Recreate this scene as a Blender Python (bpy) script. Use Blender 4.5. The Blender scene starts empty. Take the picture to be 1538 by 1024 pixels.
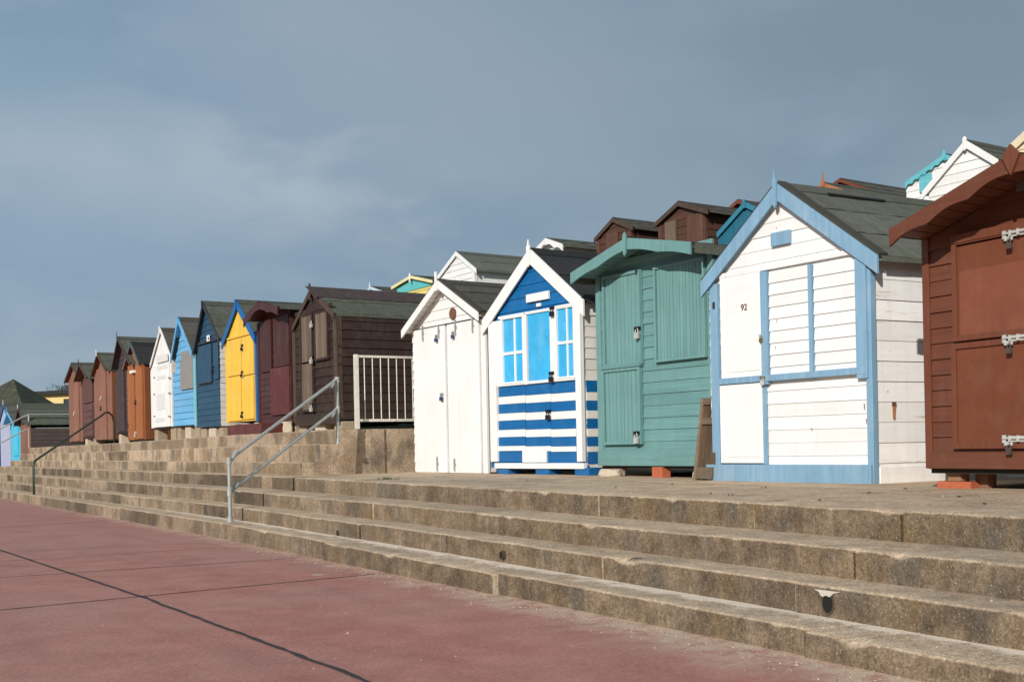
import bpy, math, random
from mathutils import Vector, Matrix, noise
random.seed(7)
sc = bpy.context.scene
col = sc.collection
R = math.radians

# ------------------------------------------------------------------ site survey frame
# camera stands on the promenade at (0,0), eye 1.10 m up, looking along +y
F = 1750.0; ROLL = .02; PX, PY = 769.0, 669.6; EYE = 1.10
cs, sn = math.cos(ROLL), math.sin(ROLL)
def ray(px, py):
    u = (px-PX)/F; v = (PY-py)/F
    return Vector((u*cs+v*sn, 1.0, -u*sn+v*cs))
def at(px, py, Y): 
    d = ray(px, py); return Vector((d.x*Y, Y, EYE+d.z*Y))
NX, NY = .862, .506          # inland direction (across the steps)
def W(r, p, z=0): return Vector((p*NX-r*NY, p*NY+r*NX, z))   # r along the steps, p inland
def RP(v): return (-v.x*NY+v.y*NX, v.x*NX+v.y*NY)

# ------------------------------------------------------------------ materials
MATS = {}
def new_mat(name):
    m = bpy.data.materials.new(name); m.use_nodes = True
    nt = m.node_tree; nt.nodes.clear()
    out = nt.nodes.new('ShaderNodeOutputMaterial'); b = nt.nodes.new('ShaderNodeBsdfPrincipled')
    nt.links.new(b.outputs[0], out.inputs[0])
    return m, nt, b
class G:
    def __init__(s, nt): s.nt = nt
    def n(s, t, **k):
        nd = s.nt.nodes.new('ShaderNode'+t)
        for a, v in k.items(): setattr(nd, a, v)
        return nd
    def l(s, a, b): s.nt.links.new(a, b)
    def val(s, sock, v):
        if hasattr(v, 'is_output') or isinstance(v, bpy.types.NodeSocket): s.l(v, sock)
        else: sock.default_value = v
    def math(s, op, a, b=0.0, c=None, clamp=False):
        nd = s.n('Math', operation=op, use_clamp=clamp)
        s.val(nd.inputs[0], a); s.val(nd.inputs[1], b)
        if c is not None: s.val(nd.inputs[2], c)
        return nd.outputs[0]
    def noise(s, vec, scale, detail=4, rough=.55, dist=0):
        nd = s.n('TexNoise'); nd.inputs['Scale'].default_value = scale
        nd.inputs['Detail'].default_value = detail; nd.inputs['Roughness'].default_value = rough
        nd.inputs['Distortion'].default_value = dist
        if vec is not None: s.l(vec, nd.inputs['Vector'])
        return nd.outputs['Fac']
    def vmul(s, vec, v):
        nd = s.n('VectorMath', operation='MULTIPLY'); s.l(vec, nd.inputs[0]); nd.inputs[1].default_value = v
        return nd.outputs[0]
    def ramp(s, fac, lo, hi, a=0.0, b=1.0):
        nd = s.n('MapRange'); nd.clamp = True
        s.l(fac, nd.inputs[0]); nd.inputs[1].default_value = lo; nd.inputs[2].default_value = hi
        nd.inputs[3].default_value = a; nd.inputs[4].default_value = b
        return nd.outputs[0]
    def mix(s, fac, a, b, mode='MIX'):
        nd = s.n('Mix', data_type='RGBA', blend_type=mode); s.val(nd.inputs[0], fac)
        for k, v in ((6, a), (7, b)):
            if isinstance(v, tuple): nd.inputs[k].default_value = (*v[:3], 1)
            else: s.l(v, nd.inputs[k])
        return nd.outputs[2]
    def scale(s, colr, fac):      # colour * scalar
        nd = s.n('VectorMath', operation='SCALE'); s.val(nd.inputs[0], colr) if not isinstance(colr, tuple) else setattr(nd.inputs[0], 'default_value', colr[:3])
        s.val(nd.inputs['Scale'], fac); return nd.outputs[0]
    def bump(s, h, strength, dist, b):
        nd = s.n('Bump'); nd.inputs['Strength'].default_value = strength; nd.inputs['Distance'].default_value = dist
        s.l(h, nd.inputs['Height']); s.l(nd.outputs[0], b.inputs['Normal'])

def wood(name, c, grain='x', rough=.55, wear=.0, wearc=(.25,.2,.15), dirt=.25, spots=0.0, gs=1.0, weather=0.0, ga=None):
    """painted / stained timber; grain runs along local x ('x'), y or z"""
    if name in MATS: return MATS[name]
    m, nt, b = new_mat(name); g = G(nt)
    co = g.n('TexCoord').outputs['Object']
    st = {'x': (1.2, 30, 30), 'y': (30, 1.2, 30), 'z': (30, 30, 1.2), 'd': (4, 4, 4)}[grain]
    gv = g.vmul(co, tuple(q*gs for q in st))
    gr = g.noise(gv, 1.0, 5, .65)
    low = g.noise(co, 1.7, 4, .6)
    mid = g.noise(g.vmul(co, (3, 3, 1)), 2.5, 5, .65)
    tone = g.n('Attribute', attribute_name='tone').outputs['Fac']
    ga = ga if ga is not None else (.18 if min(c) > .45 else .62*(1+weather*.6))
    k = g.math('MULTIPLY_ADD', gr, ga, 1-ga*.5)
    k = g.math('MULTIPLY', k, g.ramp(low, .3, .7, 1-dirt*.55, 1.03))
    k = g.math('MULTIPLY', k, tone)
    base = g.scale(c, k)
    # grime collecting low down and in streaks
    oz = g.n('SeparateXYZ'); g.l(co, oz.inputs[0])
    lowm = g.math('MULTIPLY', g.ramp(oz.outputs[2], 0, .55, 1, 0), g.ramp(mid, .35, .7))
    cc = g.mix(g.math('MULTIPLY', lowm, dirt), base, (.16, .14, .10))
    streak = g.noise(g.vmul(co, (16, 16, .8)), 1.0, 4, .6)
    cc = g.mix(g.math('MULTIPLY', g.ramp(streak, .52, .72), .08+dirt*.7), cc, g.scale(c, .6))
    # faint peeling along the grain and hairline scratches showing older coats
    pn = g.noise(g.vmul(gv, (.35, .35, .35)), 1.3, 6, .75)
    cc = g.mix(g.math('MULTIPLY', g.ramp(pn, .66, .72), .35+.3*dirt), cc, g.mix(.5, g.scale(c, .5), (.22, .19, .15)))
    fade = g.noise(g.vmul(co, (1, 1, .7)), 4.5, 5, .7)
    cc = g.mix(g.math('MULTIPLY', g.ramp(fade, .5, .75), .16), cc, g.mix(.5, g.scale(c, 1.5), (.30, .28, .25)) if max(c) < .5 else (.62, .60, .55))
    if wear > 0:
        wn = g.noise(g.vmul(gv, (.6, .6, .6)), .7, 6, .7)
        cc = g.mix(g.ramp(wn, .62-.15*wear, .68-.1*wear), cc, wearc)
    if spots > 0:
        v = g.n('TexVoronoi'); v.inputs['Scale'].default_value = 3.2; g.l(co, v.inputs['Vector'])
        sp = g.ramp(v.outputs['Distance'], .03*spots, .055*spots, 1, 0)
        sel = g.ramp(low, .5, .56)
        cc = g.mix(g.math('MULTIPLY', sp, sel), cc, (.30, .11, .04))
    g.l(cc, b.inputs['Base Color'])
    g.l(g.math('MULTIPLY_ADD', gr, .25, rough-.1), b.inputs['Roughness'])
    b.inputs['Specular IOR Level'].default_value = .3
    h = g.math('ADD', gr, g.math('MULTIPLY', low, .6))
    g.bump(h, .35+.4*weather, .004, b)
    MATS[name] = m; return m

def felt(name, c, moss=.4):
    if name in MATS: return MATS[name]
    m, nt, b = new_mat(name); g = G(nt)
    co = g.n('TexCoord').outputs['Object']
    fine = g.noise(co, 160, 3, .7); mid = g.noise(co, 9, 6, .7); low = g.noise(co, 1.6, 5, .6)
    tone = g.n('Attribute', attribute_name='tone').outputs['Fac']
    k = g.math('MULTIPLY', g.math('MULTIPLY_ADD', fine, .9, .55), g.math('MULTIPLY', g.math('MULTIPLY_ADD', mid, .7, .65), tone))
    cc = g.scale(c, k)
    cc = g.mix(g.math('MULTIPLY', g.ramp(low, .45, .65), moss), cc, g.scale((.085, .10, .055), k))
    cc = g.mix(g.math('MULTIPLY', g.ramp(mid, .66, .74), .35), cc, (.17, .15, .11))
    g.l(cc, b.inputs['Base Color']); b.inputs['Roughness'].default_value = .9
    b.inputs['Specular IOR Level'].default_value = .2
    wr = g.noise(g.vmul(co, (3, 3, 9)), 1.5, 5, .6)
    cc = g.mix(g.math('MULTIPLY', g.ramp(wr, .55, .72), .4), cc, g.scale(c, .45))
    g.l(cc, b.inputs['Base Color'])
    g.bump(g.math('ADD', fine, g.math('ADD', g.math('MULTIPLY', mid, 3), g.math('MULTIPLY', wr, 3))), .8, .010, b)
    MATS[name] = m; return m

def plain(name, c, rough=.5, metal=0.0, var=.25, sc_=12, spec=.4, bump=.2):
    if name in MATS: return MATS[name]
    m, nt, b = new_mat(name); g = G(nt)
    co = g.n('TexCoord').outputs['Object']
    a = g.noise(co, sc_, 5, .65)
    tone = g.n('Attribute', attribute_name='tone').outputs['Fac']
    g.l(g.scale(c, g.math('MULTIPLY', g.math('MULTIPLY_ADD', a, 2*var, 1-var), tone)), b.inputs['Base Color'])
    g.l(g.math('MULTIPLY_ADD', a, .3, rough-.15), b.inputs['Roughness'])
    b.inputs['Metallic'].default_value = metal; b.inputs['Specular IOR Level'].default_value = spec
    g.bump(a, bump, .004, b)
    MATS[name] = m; return m

def galvanised(name, c):
    if name in MATS: return MATS[name]
    m, nt, b = new_mat(name); g = G(nt)
    co = g.n('TexCoord').outputs['Object']
    a = g.noise(co, 14, 5, .7); r_ = g.noise(co, 5, 5, .7)
    cc = g.mix(g.math('MULTIPLY', g.ramp(r_, .6, .72), .5), g.scale(c, g.math('MULTIPLY_ADD', a, .8, .6)), (.22, .13, .07))
    g.l(cc, b.inputs['Base Color']); b.inputs['Roughness'].default_value = .55; b.inputs['Metallic'].default_value = .25
    g.bump(a, .2, .003, b)
    MATS[name] = m; return m

# ------------------------------------------------------------------ mesh builder
class MB:
    def __init__(s, skew=0.0): s.v = []; s.f = []; s.t = []; s.uv = None; s.skew = skew; s.smooth = False
    def quad(s, pts, tone=1.0):
        i = len(s.v); s.v += [tuple(p) for p in pts]; s.f.append(tuple(range(i, i+len(pts)))); s.t.append(tone)
    def box(s, x0, x1, y0, y1, z0, z1, tone=1.0):
        c = [(x0,y0,z0),(x1,y0,z0),(x1,y1,z0),(x0,y1,z0),(x0,y0,z1),(x1,y0,z1),(x1,y1,z1),(x0,y1,z1)]
        s.hexa(c, tone)
    def hexa(s, c, tone=1.0):
        i = len(s.v); s.v += [tuple(p) for p in c]
        for q in ((0,3,2,1),(4,5,6,7),(0,1,5,4),(1,2,6,5),(2,3,7,6),(3,0,4,7)):
            s.f.append(tuple(i+k for k in q)); s.t.append(tone)
    def prism(s, poly, y0, y1, tone=1.0):   # poly = [(x,z)..] counter-clockwise seen from -y
        n = len(poly); i = len(s.v)
        s.v += [(x, y0, z) for x, z in poly] + [(x, y1, z) for x, z in poly]
        s.f.append(tuple(range(i, i+n))); s.t.append(tone)
        s.f.append(tuple(range(i+2*n-1, i+n-1, -1))); s.t.append(tone)
        for k in range(n):
            k2 = (k+1) % n
            s.f.append((i+k, i+n+k, i+n+k2, i+k2)); s.t.append(tone)
    def tube(s, pts, r, n=12, tone=1.0, caps=True):
        pts = [Vector(p) for p in pts]; rings = []
        up = Vector((0.3, .2, 1)).normalized()
        for k, p in enumerate(pts):
            a = pts[max(0, k-1)]; b = pts[min(len(pts)-1, k+1)]
            d = (b-a).normalized()
            q = up if abs(d.dot(up)) < .95 else Vector((1, 0, 0))
            x = d.cross(q).normalized(); y = d.cross(x)
            rr = r[k] if isinstance(r, (list, tuple)) else r
            i = len(s.v); rings.append(i)
            s.v += [tuple(p+(x*math.cos(2*math.pi*j/n)+y*math.sin(2*math.pi*j/n))*rr) for j in range(n)]
        for a, b in zip(rings, rings[1:]):
            for j in range(n):
                j2 = (j+1) % n; s.f.append((a+j, a+j2, b+j2, b+j)); s.t.append(tone)
        if caps:
            s.f.append(tuple(rings[0]+j for j in range(n-1, -1, -1))); s.t.append(tone)
            s.f.append(tuple(rings[-1]+j for j in range(n))); s.t.append(tone)
    def build(s, name, mat, parent=None, loc=None, bevel=0.0, smooth=False, label=None, fix=True):
        vs = [(x+s.skew*y, y, z) for x, y, z in s.v]
        me = bpy.data.meshes.new(name); me.from_pydata(vs, [], s.f)
        at_ = me.attributes.new('tone', 'FLOAT', 'FACE')
        for k, t in enumerate(s.t): at_.data[k].value = t
        if s.uv:
            ul = me.uv_layers.new(name='UVMap')
            for lp in me.loops: ul.data[lp.index].uv = s.uv[lp.vertex_index]
        if fix:
            import bmesh
            bm = bmesh.new(); bm.from_mesh(me)
            bmesh.ops.recalc_face_normals(bm, faces=bm.faces); bm.to_mesh(me); bm.free()
        me.materials.append(mat)
        if smooth: me.shade_smooth()
        o = bpy.data.objects.new(name, me); col.objects.link(o)
        if parent: o.parent = parent
        if loc is not None: o.location = loc
        if bevel:
            md = o.modifiers.new('edges', 'BEVEL'); md.width = bevel; md.segments = 2; md.limit_method = 'ANGLE'
            md.angle_limit = R(50)
        if label: o['label'] = label
        return o
def tag(o, label, cat, group=None):
    o['label'] = label; o['category'] = cat
    if group: o['group'] = group
    return o
def struct(o): o['kind'] = 'structure'; return o
def empty(name, loc, rz, label, cat, group=None):
    o = bpy.data.objects.new(name, None); col.objects.link(o); o.empty_display_size = .2
    o.location = loc; o.rotation_euler = (0, 0, rz); tag(o, label, cat, group); return o

# ------------------------------------------------------------------ palette
WHITE = (.80, .79, .75)
FELT_GREY = felt('felt_grey', (.135, .140, .115), .3)
FELT_DARK = felt('felt_dark', (.032, .033, .034), .08)
FELT_BROWN = felt('felt_brown', (.095, .088, .076), .3)
FELT_GREEN = felt('felt_green', (.105, .112, .088), .35)
STEEL = galvanised('galvanised_steel', (.36, .38, .36))
BRIGHT = galvanised('zinc_plate', (.55, .55, .52))
BLACKM = plain('black_iron', (.015, .015, .017), .45, .3)
BRASS = plain('brass', (.35, .25, .1), .4, .8)
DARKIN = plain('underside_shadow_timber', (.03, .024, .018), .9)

# ------------------------------------------------------------------ hut
class Hut:
    def __init__(s, name, label, xl, xr, Zr, vp, H, depth=2.2, dvp=3400, group=None):
        Zl = Zr*(xr-vp)/(xl-vp)
        A = at(xl, 600, Zl); B = at(xr, 600, Zr)
        s.z0 = EYE-H; A.z = B.z = s.z0
        s.A = A; e = (B-A); s.W = e.length; s.e = e.normalized()
        s.n = Vector((-s.e.y, s.e.x, 0))
        g = Vector((dvp-PX, F, 0)).normalized()
        s.skew = max(-.2, min(.2, g.dot(s.e)/g.dot(s.n)))
        s.depth = depth
        s.root = empty(name, A, math.atan2(s.e.y, s.e.x), label, 'beach hut', group)
    def L(s, px, py, off=0.0):
        """point of the plane `off` metres in front of the front wall seen in the survey direction"""
        d = ray(px, py); o = Vector((0, 0, EYE))
        P0 = s.A - s.n*off
        t = (P0-o).dot(s.n)/d.dot(s.n)
        q = o+d*t-s.A
        return q.dot(s.e)+s.skew*off, q.z
    def mb(s): return MB(s.skew)
    def fit_fo(s, apex):      # front overhang for which the gable sits centred on its wall
        a0 = s.L(*apex, 0.0)[0]; k = s.L(*apex, 1.0)[0]-a0
        return max(.04, min(.5, (s.W/2-a0)/k))
    def setroof(s, apex, lt, rt, fo, base):
        s.fo = fo = s.fit_fo(apex) if fo is None else fo
        s.ap = s.L(*apex, fo); s.lt = s.L(*lt, fo); s.rt = s.L(*rt, fo)
        s.hb = s.L(*base)[1]
    def roofh(s, a):
        (xa, ha), (xl, hl), (xr, hr) = s.ap, s.lt, s.rt
        if a <= xa: return ha+(hl-ha)*(a-xa)/(xl-xa)
        return ha+(hr-ha)*(a-xa)/(xr-xa)
    def span(s, h, W0, W1, t=.05):
        """a-interval of the front wall that lies under the roof at height h"""
        (xa, ha), (xl, hl), (xr, hr) = s.ap, s.lt, s.rt
        h = h+t
        a0, a1 = W0, W1
        if h > s.roofh(W0): a0 = xa+(xl-xa)*min(1, max(0, (h-ha)/(hl-ha)))
        if h > s.roofh(W1): a1 = xa+(xr-xa)*min(1, max(0, (h-ha)/(hr-ha)))
        return max(a0, W0), min(a1, W1)
    def clad_front(s, mat, name='wall', bw=.12, lap=.012, d=0.0, sign=-1, tone=.06, vert=False, h0=None, toner=None):
        m = s.mb(); h = s.hb if h0 is None else h0; top = s.ap[1]-.05
        if vert:
            a = 0.0
            while a < s.W-1e-4:
                b = min(a+bw, s.W); t = 1+random.uniform(-tone, tone)
                ta, tb = s.roofh(a)-.05, s.roofh(b-.003)-.05
                pts = [(a, h), (b-.004, h), (b-.004, tb)]
                if a < s.ap[0] < b: pts.append((s.ap[0], s.ap[1]-.05))
                pts.append((a, ta))
                m.prism(pts, d+sign*lap, d+.004, t); a = b
            m.prism([(0, h), (s.W, h), (s.W, s.roofh(s.W)-.055), (s.ap[0], s.ap[1]-.055), (0, s.roofh(0)-.055)], d+.002, d+.03, .55)
        else:
            while h < top-.01:
                h1 = min(h+bw, top)
                cuts = [h, h1]
                for q in (s.roofh(0)-.05, s.roofh(s.W)-.05):
                    if h+.002 < q < h1-.002: cuts.append(q)
                cuts.sort(); t = 1+random.uniform(-tone, tone); wob = random.uniform(-.3, .35)*lap; sl_ = random.uniform(-.004, .004)
                for c0, c1 in zip(cuts, cuts[1:]):
                    a0, a1 = s.span(c0+1e-4, 0, s.W); b0, b1 = s.span(c1-1e-4, 0, s.W)
                    if a1-a0 < .01: continue
                    if b1-b0 < .004: b0 = b1 = (b0+b1)/2; b1 += .002
                    wb = wob if c0 == h else 0
                    y0 = d+sign*(lap*(1-(c0-h)/bw)+wb); y1 = d+sign*lap*(1-(c1-h)/bw)*.9
                    m.quad([(a0, y0, c0-(sl_ if c0 == h else 0)-.002), (a1, y0, c0+(sl_ if c0 == h else 0)-.002), (b1, y1, c1), (b0, y1, c1)], t)
                    if c0 == h: m.quad([(a0, d+.004, c0), (a1, d+.004, c0), (a1, y0, c0), (a0, y0, c0)], .95)  # lap underside toned down slightly, adding to the lap shadow
                h = h1
        return m.build(name, mat, s.root, fix=False)
    def clad_side(s, mat, side, name='wall', bw=.12, lap=.012, vert=False, tone=.06, lowmat=None):
        m = s.mb(); x = s.W if side > 0 else 0.0; h = s.hb; top = s.roofh(x)-.03
        D = s.depth
        if vert:
            y = 0.0
            while y < D:
                t = 1+random.uniform(-tone, tone)
                m.box(min(x, x+side*lap), max(x, x+side*lap), y, min(y+bw, D)-.004, h, top, t); y += bw
            m.box(min(x, x-side*.02), max(x, x-side*.02), .01, D-.01, h, top-.001, .5)
        else:
            while h < top-.01:
                h1 = min(h+bw, top); t = 1+random.uniform(-tone, tone)
                wob = random.uniform(-.003, .005); sl_ = random.uniform(-.004, .004)
                q = [(x+side*(lap+wob), 0, h-.002), (x+side*(lap+wob), D, h+sl_-.002), (x+side*.001, D, h1), (x+side*.001, 0, h1)]
                u = [(x, 0, h), (x, D, h+sl_), (x+side*(lap+wob), D, h+sl_-.002), (x+side*(lap+wob), 0, h-.002)]
                if side < 0: q.reverse(); u.reverse()
                m.quad(q, t); m.quad(u, .6)  # board undersides darkened in colour to strengthen the lap shadow
                h = h1
        return m.build(name, mat, s.root, fix=False)
    def shell(s, wallm, sidem=None, bw=.12, vert=False, lap=.012, sidevert=False, trim=None, sbw=None, **k):
        sidem = sidem or wallm
        s.clad_front(wallm, bw=bw, vert=vert, lap=lap, **k)
        for sd in (-1, 1): s.clad_side(sidem, sd, bw=sbw or bw, vert=sidevert, lap=lap)
        m = s.mb(); D = s.depth
        m.prism([(0, s.hb), (s.W, s.hb), (s.W, s.roofh(s.W)-.06), (s.ap[0], s.ap[1]-.06), (0, s.roofh(0)-.06)], D-.03, D)
        m.build('wall', sidem, s.root)
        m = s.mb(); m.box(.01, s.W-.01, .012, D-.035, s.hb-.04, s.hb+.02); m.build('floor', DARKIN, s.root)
    def roof(s, mat, trim, bw=.11, scallop=0, back=.08, soffit=True, courses=3, ridge=True, under=None, thick=.035, sc_amp=.4, verge=False, drape=.045):
        D = s.depth+back
        (xa, ha), (xl, hl), (xr, hr) = s.ap, s.lt, s.rt
        m = s.mb()
        for (xt, ht) in ((xl, hl), (xr, hr)):
            dx, dh = xt-xa, ht-ha; Ln = math.hypot(dx, dh); ux, uh = dx/Ln, dh/Ln
            nx, nh = (-uh, ux) if dx > 0 else (uh, -ux)     # outward normal
            if nh < 0: nx, nh = -nx, -nh
            for c in range(courses):
                q0 = Ln*c/courses; q1 = Ln*(c+1)/courses+(.025 if c < courses-1 else 0.0)
                lift0 = .001; lift1 = .009
                segs = 26; tn = 1+random.uniform(-.08, .08)
                tops = []
                for j in range(segs+1):
                    y = -s.fo + (D+s.fo)*j/segs
                    w0 = lift0+.003*noise.noise(Vector((y*3, q0*5, xa*3+ht)))
                    w1 = lift1+.014*noise.noise(Vector((y*4, q1*5, xa*7+ht)))+.006*noise.noise(Vector((y*11, q1*5, xa)))
                    tops.append(((xa+ux*q0+nx*w0, y, ha+uh*q0+nh*w0), (xa+ux*q1+nx*w1, y, ha+uh*q1+nh*w1)))
                i = len(m.v)
                for a, b in tops: m.v += [a, b]
                for j in range(segs):
                    m.f.append((i+2*j, i+2*j+1, i+2*j+3, i+2*j+2)); m.t.append(tn)
                # lip of each course
                for j in range(segs):
                    a = tops[j][1]; b = tops[j+1][1]
                    m.quad([a, b, (b[0]-nx*.02, b[1], b[2]-nh*.02), (a[0]-nx*.02, a[1], a[2]-nh*.02)], .5)
            # deck under the felt
            c8 = []
            for y in (-s.fo, D):
                c8 += [(xa, y, ha-.004), (xt-ux*.004, y, ht-.004-uh*.004), (xt-nx*thick-ux*.004, y, ht-nh*thick), (xa, y, ha-thick)]
            i = len(m.v); m.v += c8
            for q in ((0,1,2,3),(7,6,5,4),(1,5,6,2),(3,2,6,7),(0,4,5,1)):
                m.f.append(tuple(i+k for k in q)); m.t.append(.7)
        if ridge:
            for sg in (-1, 1):
                xt, ht = (xl, hl) if sg < 0 else (xr, hr)
                Ln = math.hypot(xt-xa, ht-ha); ux, uh = (xt-xa)/Ln, (ht-ha)/Ln
                m.quad([(xa, -s.fo-.005, ha+.02), (xa, D+.005, ha+.02), (xa+ux*.16, D+.005, ha+uh*.16+.016), (xa+ux*.16, -s.fo-.005, ha+uh*.16+.016)], .8)
                m.quad([(xa+ux*.16, -s.fo-.005, ha+uh*.16+.016),(xa+ux*.16, D+.005, ha+uh*.16+.016),(xa+ux*.16, D, ha+uh*.16-.004),(xa+ux*.16, -s.fo, ha+uh*.16-.004)], .4)
        ro = m.build('roof', mat, s.root, fix=False)
        if verge:
            for (xt, ht) in ((xl, hl), (xr, hr)):
                v_ = s.mb(); P = []
                for l in (.006, .026):
                    for y in (-s.fo-.012, -s.fo+.10):
                        for t in (0, 1.0): P.append((xa+(xt-xa)*t+(l*.6 if xt > xa else -l*.6), y, ha+(ht-ha)*t+l))
                v_.hexa([P[0], P[1], P[3], P[2], P[4], P[5], P[7], P[6]], .7)
                v_.build('verge_batten', verge, s.root)
        # barge boards
        for sg, (xt, ht) in ((-1, (xl, hl)), (1, (xr, hr))):
            b = s.mb(); n = 28 if scallop else 6; top = []; bot = []
            for j in range(n+1):
                t = j/n; x = xa+(xt-xa)*t; h = ha+(ht-ha)*t+.006
                w = bw
                if scallop:
                    ph = (t*scallop) % 1.0
                    w = bw*(1.0+sc_amp*(.5-math.sin(math.pi*ph)))
                top.append((x, h)); bot.append((x, h-w))
            y0, y1 = -s.fo-.026, -s.fo-.002
            for j in range(n):
                P = [top[j], bot[j], bot[j+1], top[j+1]]
                if sg < 0: P = [P[3], P[2], P[1], P[0]]
                b.quad([(x, y0, z) for x, z in P]); b.quad([(x, y1, z) for x, z in reversed(P)])
                b.quad([(bot[j][0], y0, bot[j][1]), (bot[j][0], y1, bot[j][1]), (bot[j+1][0], y1, bot[j+1][1]), (bot[j+1][0], y0, bot[j+1][1])], .8)
                b.quad([(top[j][0], y1, top[j][1]), (top[j][0], y0, top[j][1]), (top[j+1][0], y0, top[j+1][1]), (top[j+1][0], y1, top[j+1][1])])
            b.quad([(top[-1][0], y0, top[-1][1]), (top[-1][0], y1, top[-1][1]), (bot[-1][0], y1, bot[-1][1]), (bot[-1][0], y0, bot[-1][1])])
            b.build('barge_board', trim, s.root, fix=False)
        if soffit and s.fo > .06:
            for (xt, ht) in ((xl, hl), (xr, hr)):
                b = s.mb(); k = int(max(3, math.hypot(xt-xa, ht-ha)/.11))
                for j in range(k):
                    t0, t1 = j/k, (j+1)/k-.01
                    P = [(xa+(xt-xa)*t, ha+(ht-ha)*t-thick-.012) for t in (t0, t1)]
                    c = [(P[0][0], -s.fo+.001, P[0][1]), (P[1][0], -s.fo+.001, P[1][1]), (P[1][0], -.004, P[1][1]), (P[0][0], -.004, P[0][1])]
                    c += [(x, y, z+.008) for x, y, z in c]; b.hexa(c)
                b.build('soffit', under or trim, s.root)
        if drape:
            for sg, (xt, ht) in ((-1, (xl, hl)), (1, (xr, hr))):
                b = s.mb(); n = 14
                for j in range(n):
                    ya, yb = -s.fo+.03+(D+s.fo-.05)*j/n, -s.fo+.03+(D+s.fo-.05)*(j+1)/n
                    da, db = (drape*(1+.25*noise.noise(Vector((q*3, xt, 1)))) for q in (ya, yb))
                    o1, o2 = (.010+.01*noise.noise(Vector((q*4, xt, 5))) for q in (ya, yb))
                    b.quad([(xt+sg*.004, ya, ht+.004), (xt+sg*.004, yb, ht+.004), (xt+sg*o2, yb, ht-db), (xt+sg*o1, ya, ht-da)])
                b.build('eave_felt', mat, s.root, fix=False)
        # fascia along the eaves
        for sg, (xt, ht) in ((-1, (xl, hl)), (1, (xr, hr))):
            xw = 0 if sg < 0 else s.W
            b = s.mb(); x0 = xw+sg*.016; hh = s.roofh(x0)-thick-.008
            if (xt-xw)*sg > .03:
                b.box(min(x0, x0+sg*.018), max(x0, x0+sg*.018), 0, s.depth, hh-.06, hh, .9); b.build('fascia', under or trim, s.root)
    def finial(s, mat, ytop, ybot, w=.04, shape='spike', px=None):
        xa, ha = s.ap
        ht = s.L(px or PX, ytop, s.fo+.05)[1] if px else ha+ytop
        hb = s.L(px, ybot, s.fo+.05)[1] if px else ha-ybot
        y0, y1 = -s.fo-.05, -s.fo-.028
        b = s.mb()
        if shape == 'diamond':
            hm = (ht+hb)/2+.03
            b.prism([(xa, hb), (xa+w, hm), (xa, ht), (xa-w, hm)], y0, y1)
        elif shape == 'spike':
            b.prism([(xa-w*.35, hb+.03), (xa, hb), (xa+w*.35, hb+.03), (xa+w*.5, ha+.02), (xa+w*.22, ha+.05), (xa, ht), (xa-w*.22, ha+.05), (xa-w*.5, ha+.02)], y0, y1)
        else:
            b.box(xa-w/2, xa+w/2, y0, y1, hb, ht)
        b.build('finial', mat, s.root, bevel=.002)
    def rect(s, x0, x1, yt, yb, off=0.0):
        a0, h1 = s.L(x0, yt, off); _, h0 = s.L(x0, yb, off); a1, _ = s.L(x1, (yt+yb)/2, off)
        return a0, a1, h0, h1
    def panel(s, name, mat, x0, x1, yt, yb, off=.015, th=.02, boards=0, hboards=0, bevel=.003, parent=None, tone=.05, label=None, gap=.005):
        a0, a1, h0, h1 = s.rect(x0, x1, yt, yb, off)
        b = s.mb(); y0, y1 = -off-th, -off+.004
        if boards:
            w = (a1-a0)/boards
            for k in range(boards): b.box(a0+w*k+gap/2, a0+w*(k+1)-gap/2, y0, y1, h0, h1, 1+random.uniform(-tone, tone))
            b.box(a0, a1, y0+th*.45, y1, h0+.001, h1-.001, .75)
        elif hboards:
            w = (h1-h0)/hboards
            for k in range(hboards):
                z0, z1 = h0+w*k, h0+w*(k+1)
                b.hexa([(a0,y0,z0),(a1,y0,z0),(a1,y1,z0),(a0,y1,z0),(a0,y0+th*.6,z1-.002),(a1,y0+th*.6,z1-.002),(a1,y1,z1-.002),(a0,y1,z1-.002)], 1+random.uniform(-tone, tone))
        else: b.box(a0, a1, y0, y1, h0, h1)
        o = b.build(name, mat, parent or s.root, bevel=0 if (boards or hboards) else bevel, label=label)
        return o
    def frame(s, name, mat, x0, x1, yt, yb, off=.015, th=.035, w=.04, parent=None, bottom=True):
        a0, a1, h0, h1 = s.rect(x0, x1, yt, yb, off)
        b = s.mb(); y0, y1 = -off-th, -off+.002
        b.box(a0, a0+w, y0, y1, h0, h1); b.box(a1-w, a1, y0, y1, h0, h1)
        b.box(a0+w, a1-w, y0, y1, h1-w, h1)
        if bottom: b.box(a0+w, a1-w, y0, y1, h0, h0+w)
        return b.build(name, mat, parent or s.root, bevel=.003)
    def padlock(s, px, py, off=.05, sz=1.0, body=None, plate=None):
        a, h = s.L(px, py, off)
        b = s.mb(); q = sz
        b.box(a-.045*q, a+.03*q, -off-.004, -off+.004, h+.02*q, h+.05*q)
        b.tube([(a+.012*q, -off-.002, h+.035*q), (a+.012*q, -off-.03*q, h+.035*q)], .006*q, 8)
        ho = b.build('hasp', plate or BLACKM, s.root)
        b = s.mb()
        b.box(a-.012*q, a+.032*q, -off-.032*q, -off-.010*q, h-.045*q, h)
        b.tube([(a-.004*q, -off-.02*q, h-.004), (a-.004*q, -off-.02*q, h+.022*q), (a+.003*q, -off-.02*q, h+.033*q), (a+.017*q, -off-.02*q, h+.033*q), (a+.024*q, -off-.02*q, h+.022*q), (a+.024*q, -off-.02*q, h-.004)], .004*q, 8)
        b.build('padlock', body or BLACKM, s.root, bevel=.002)
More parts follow.
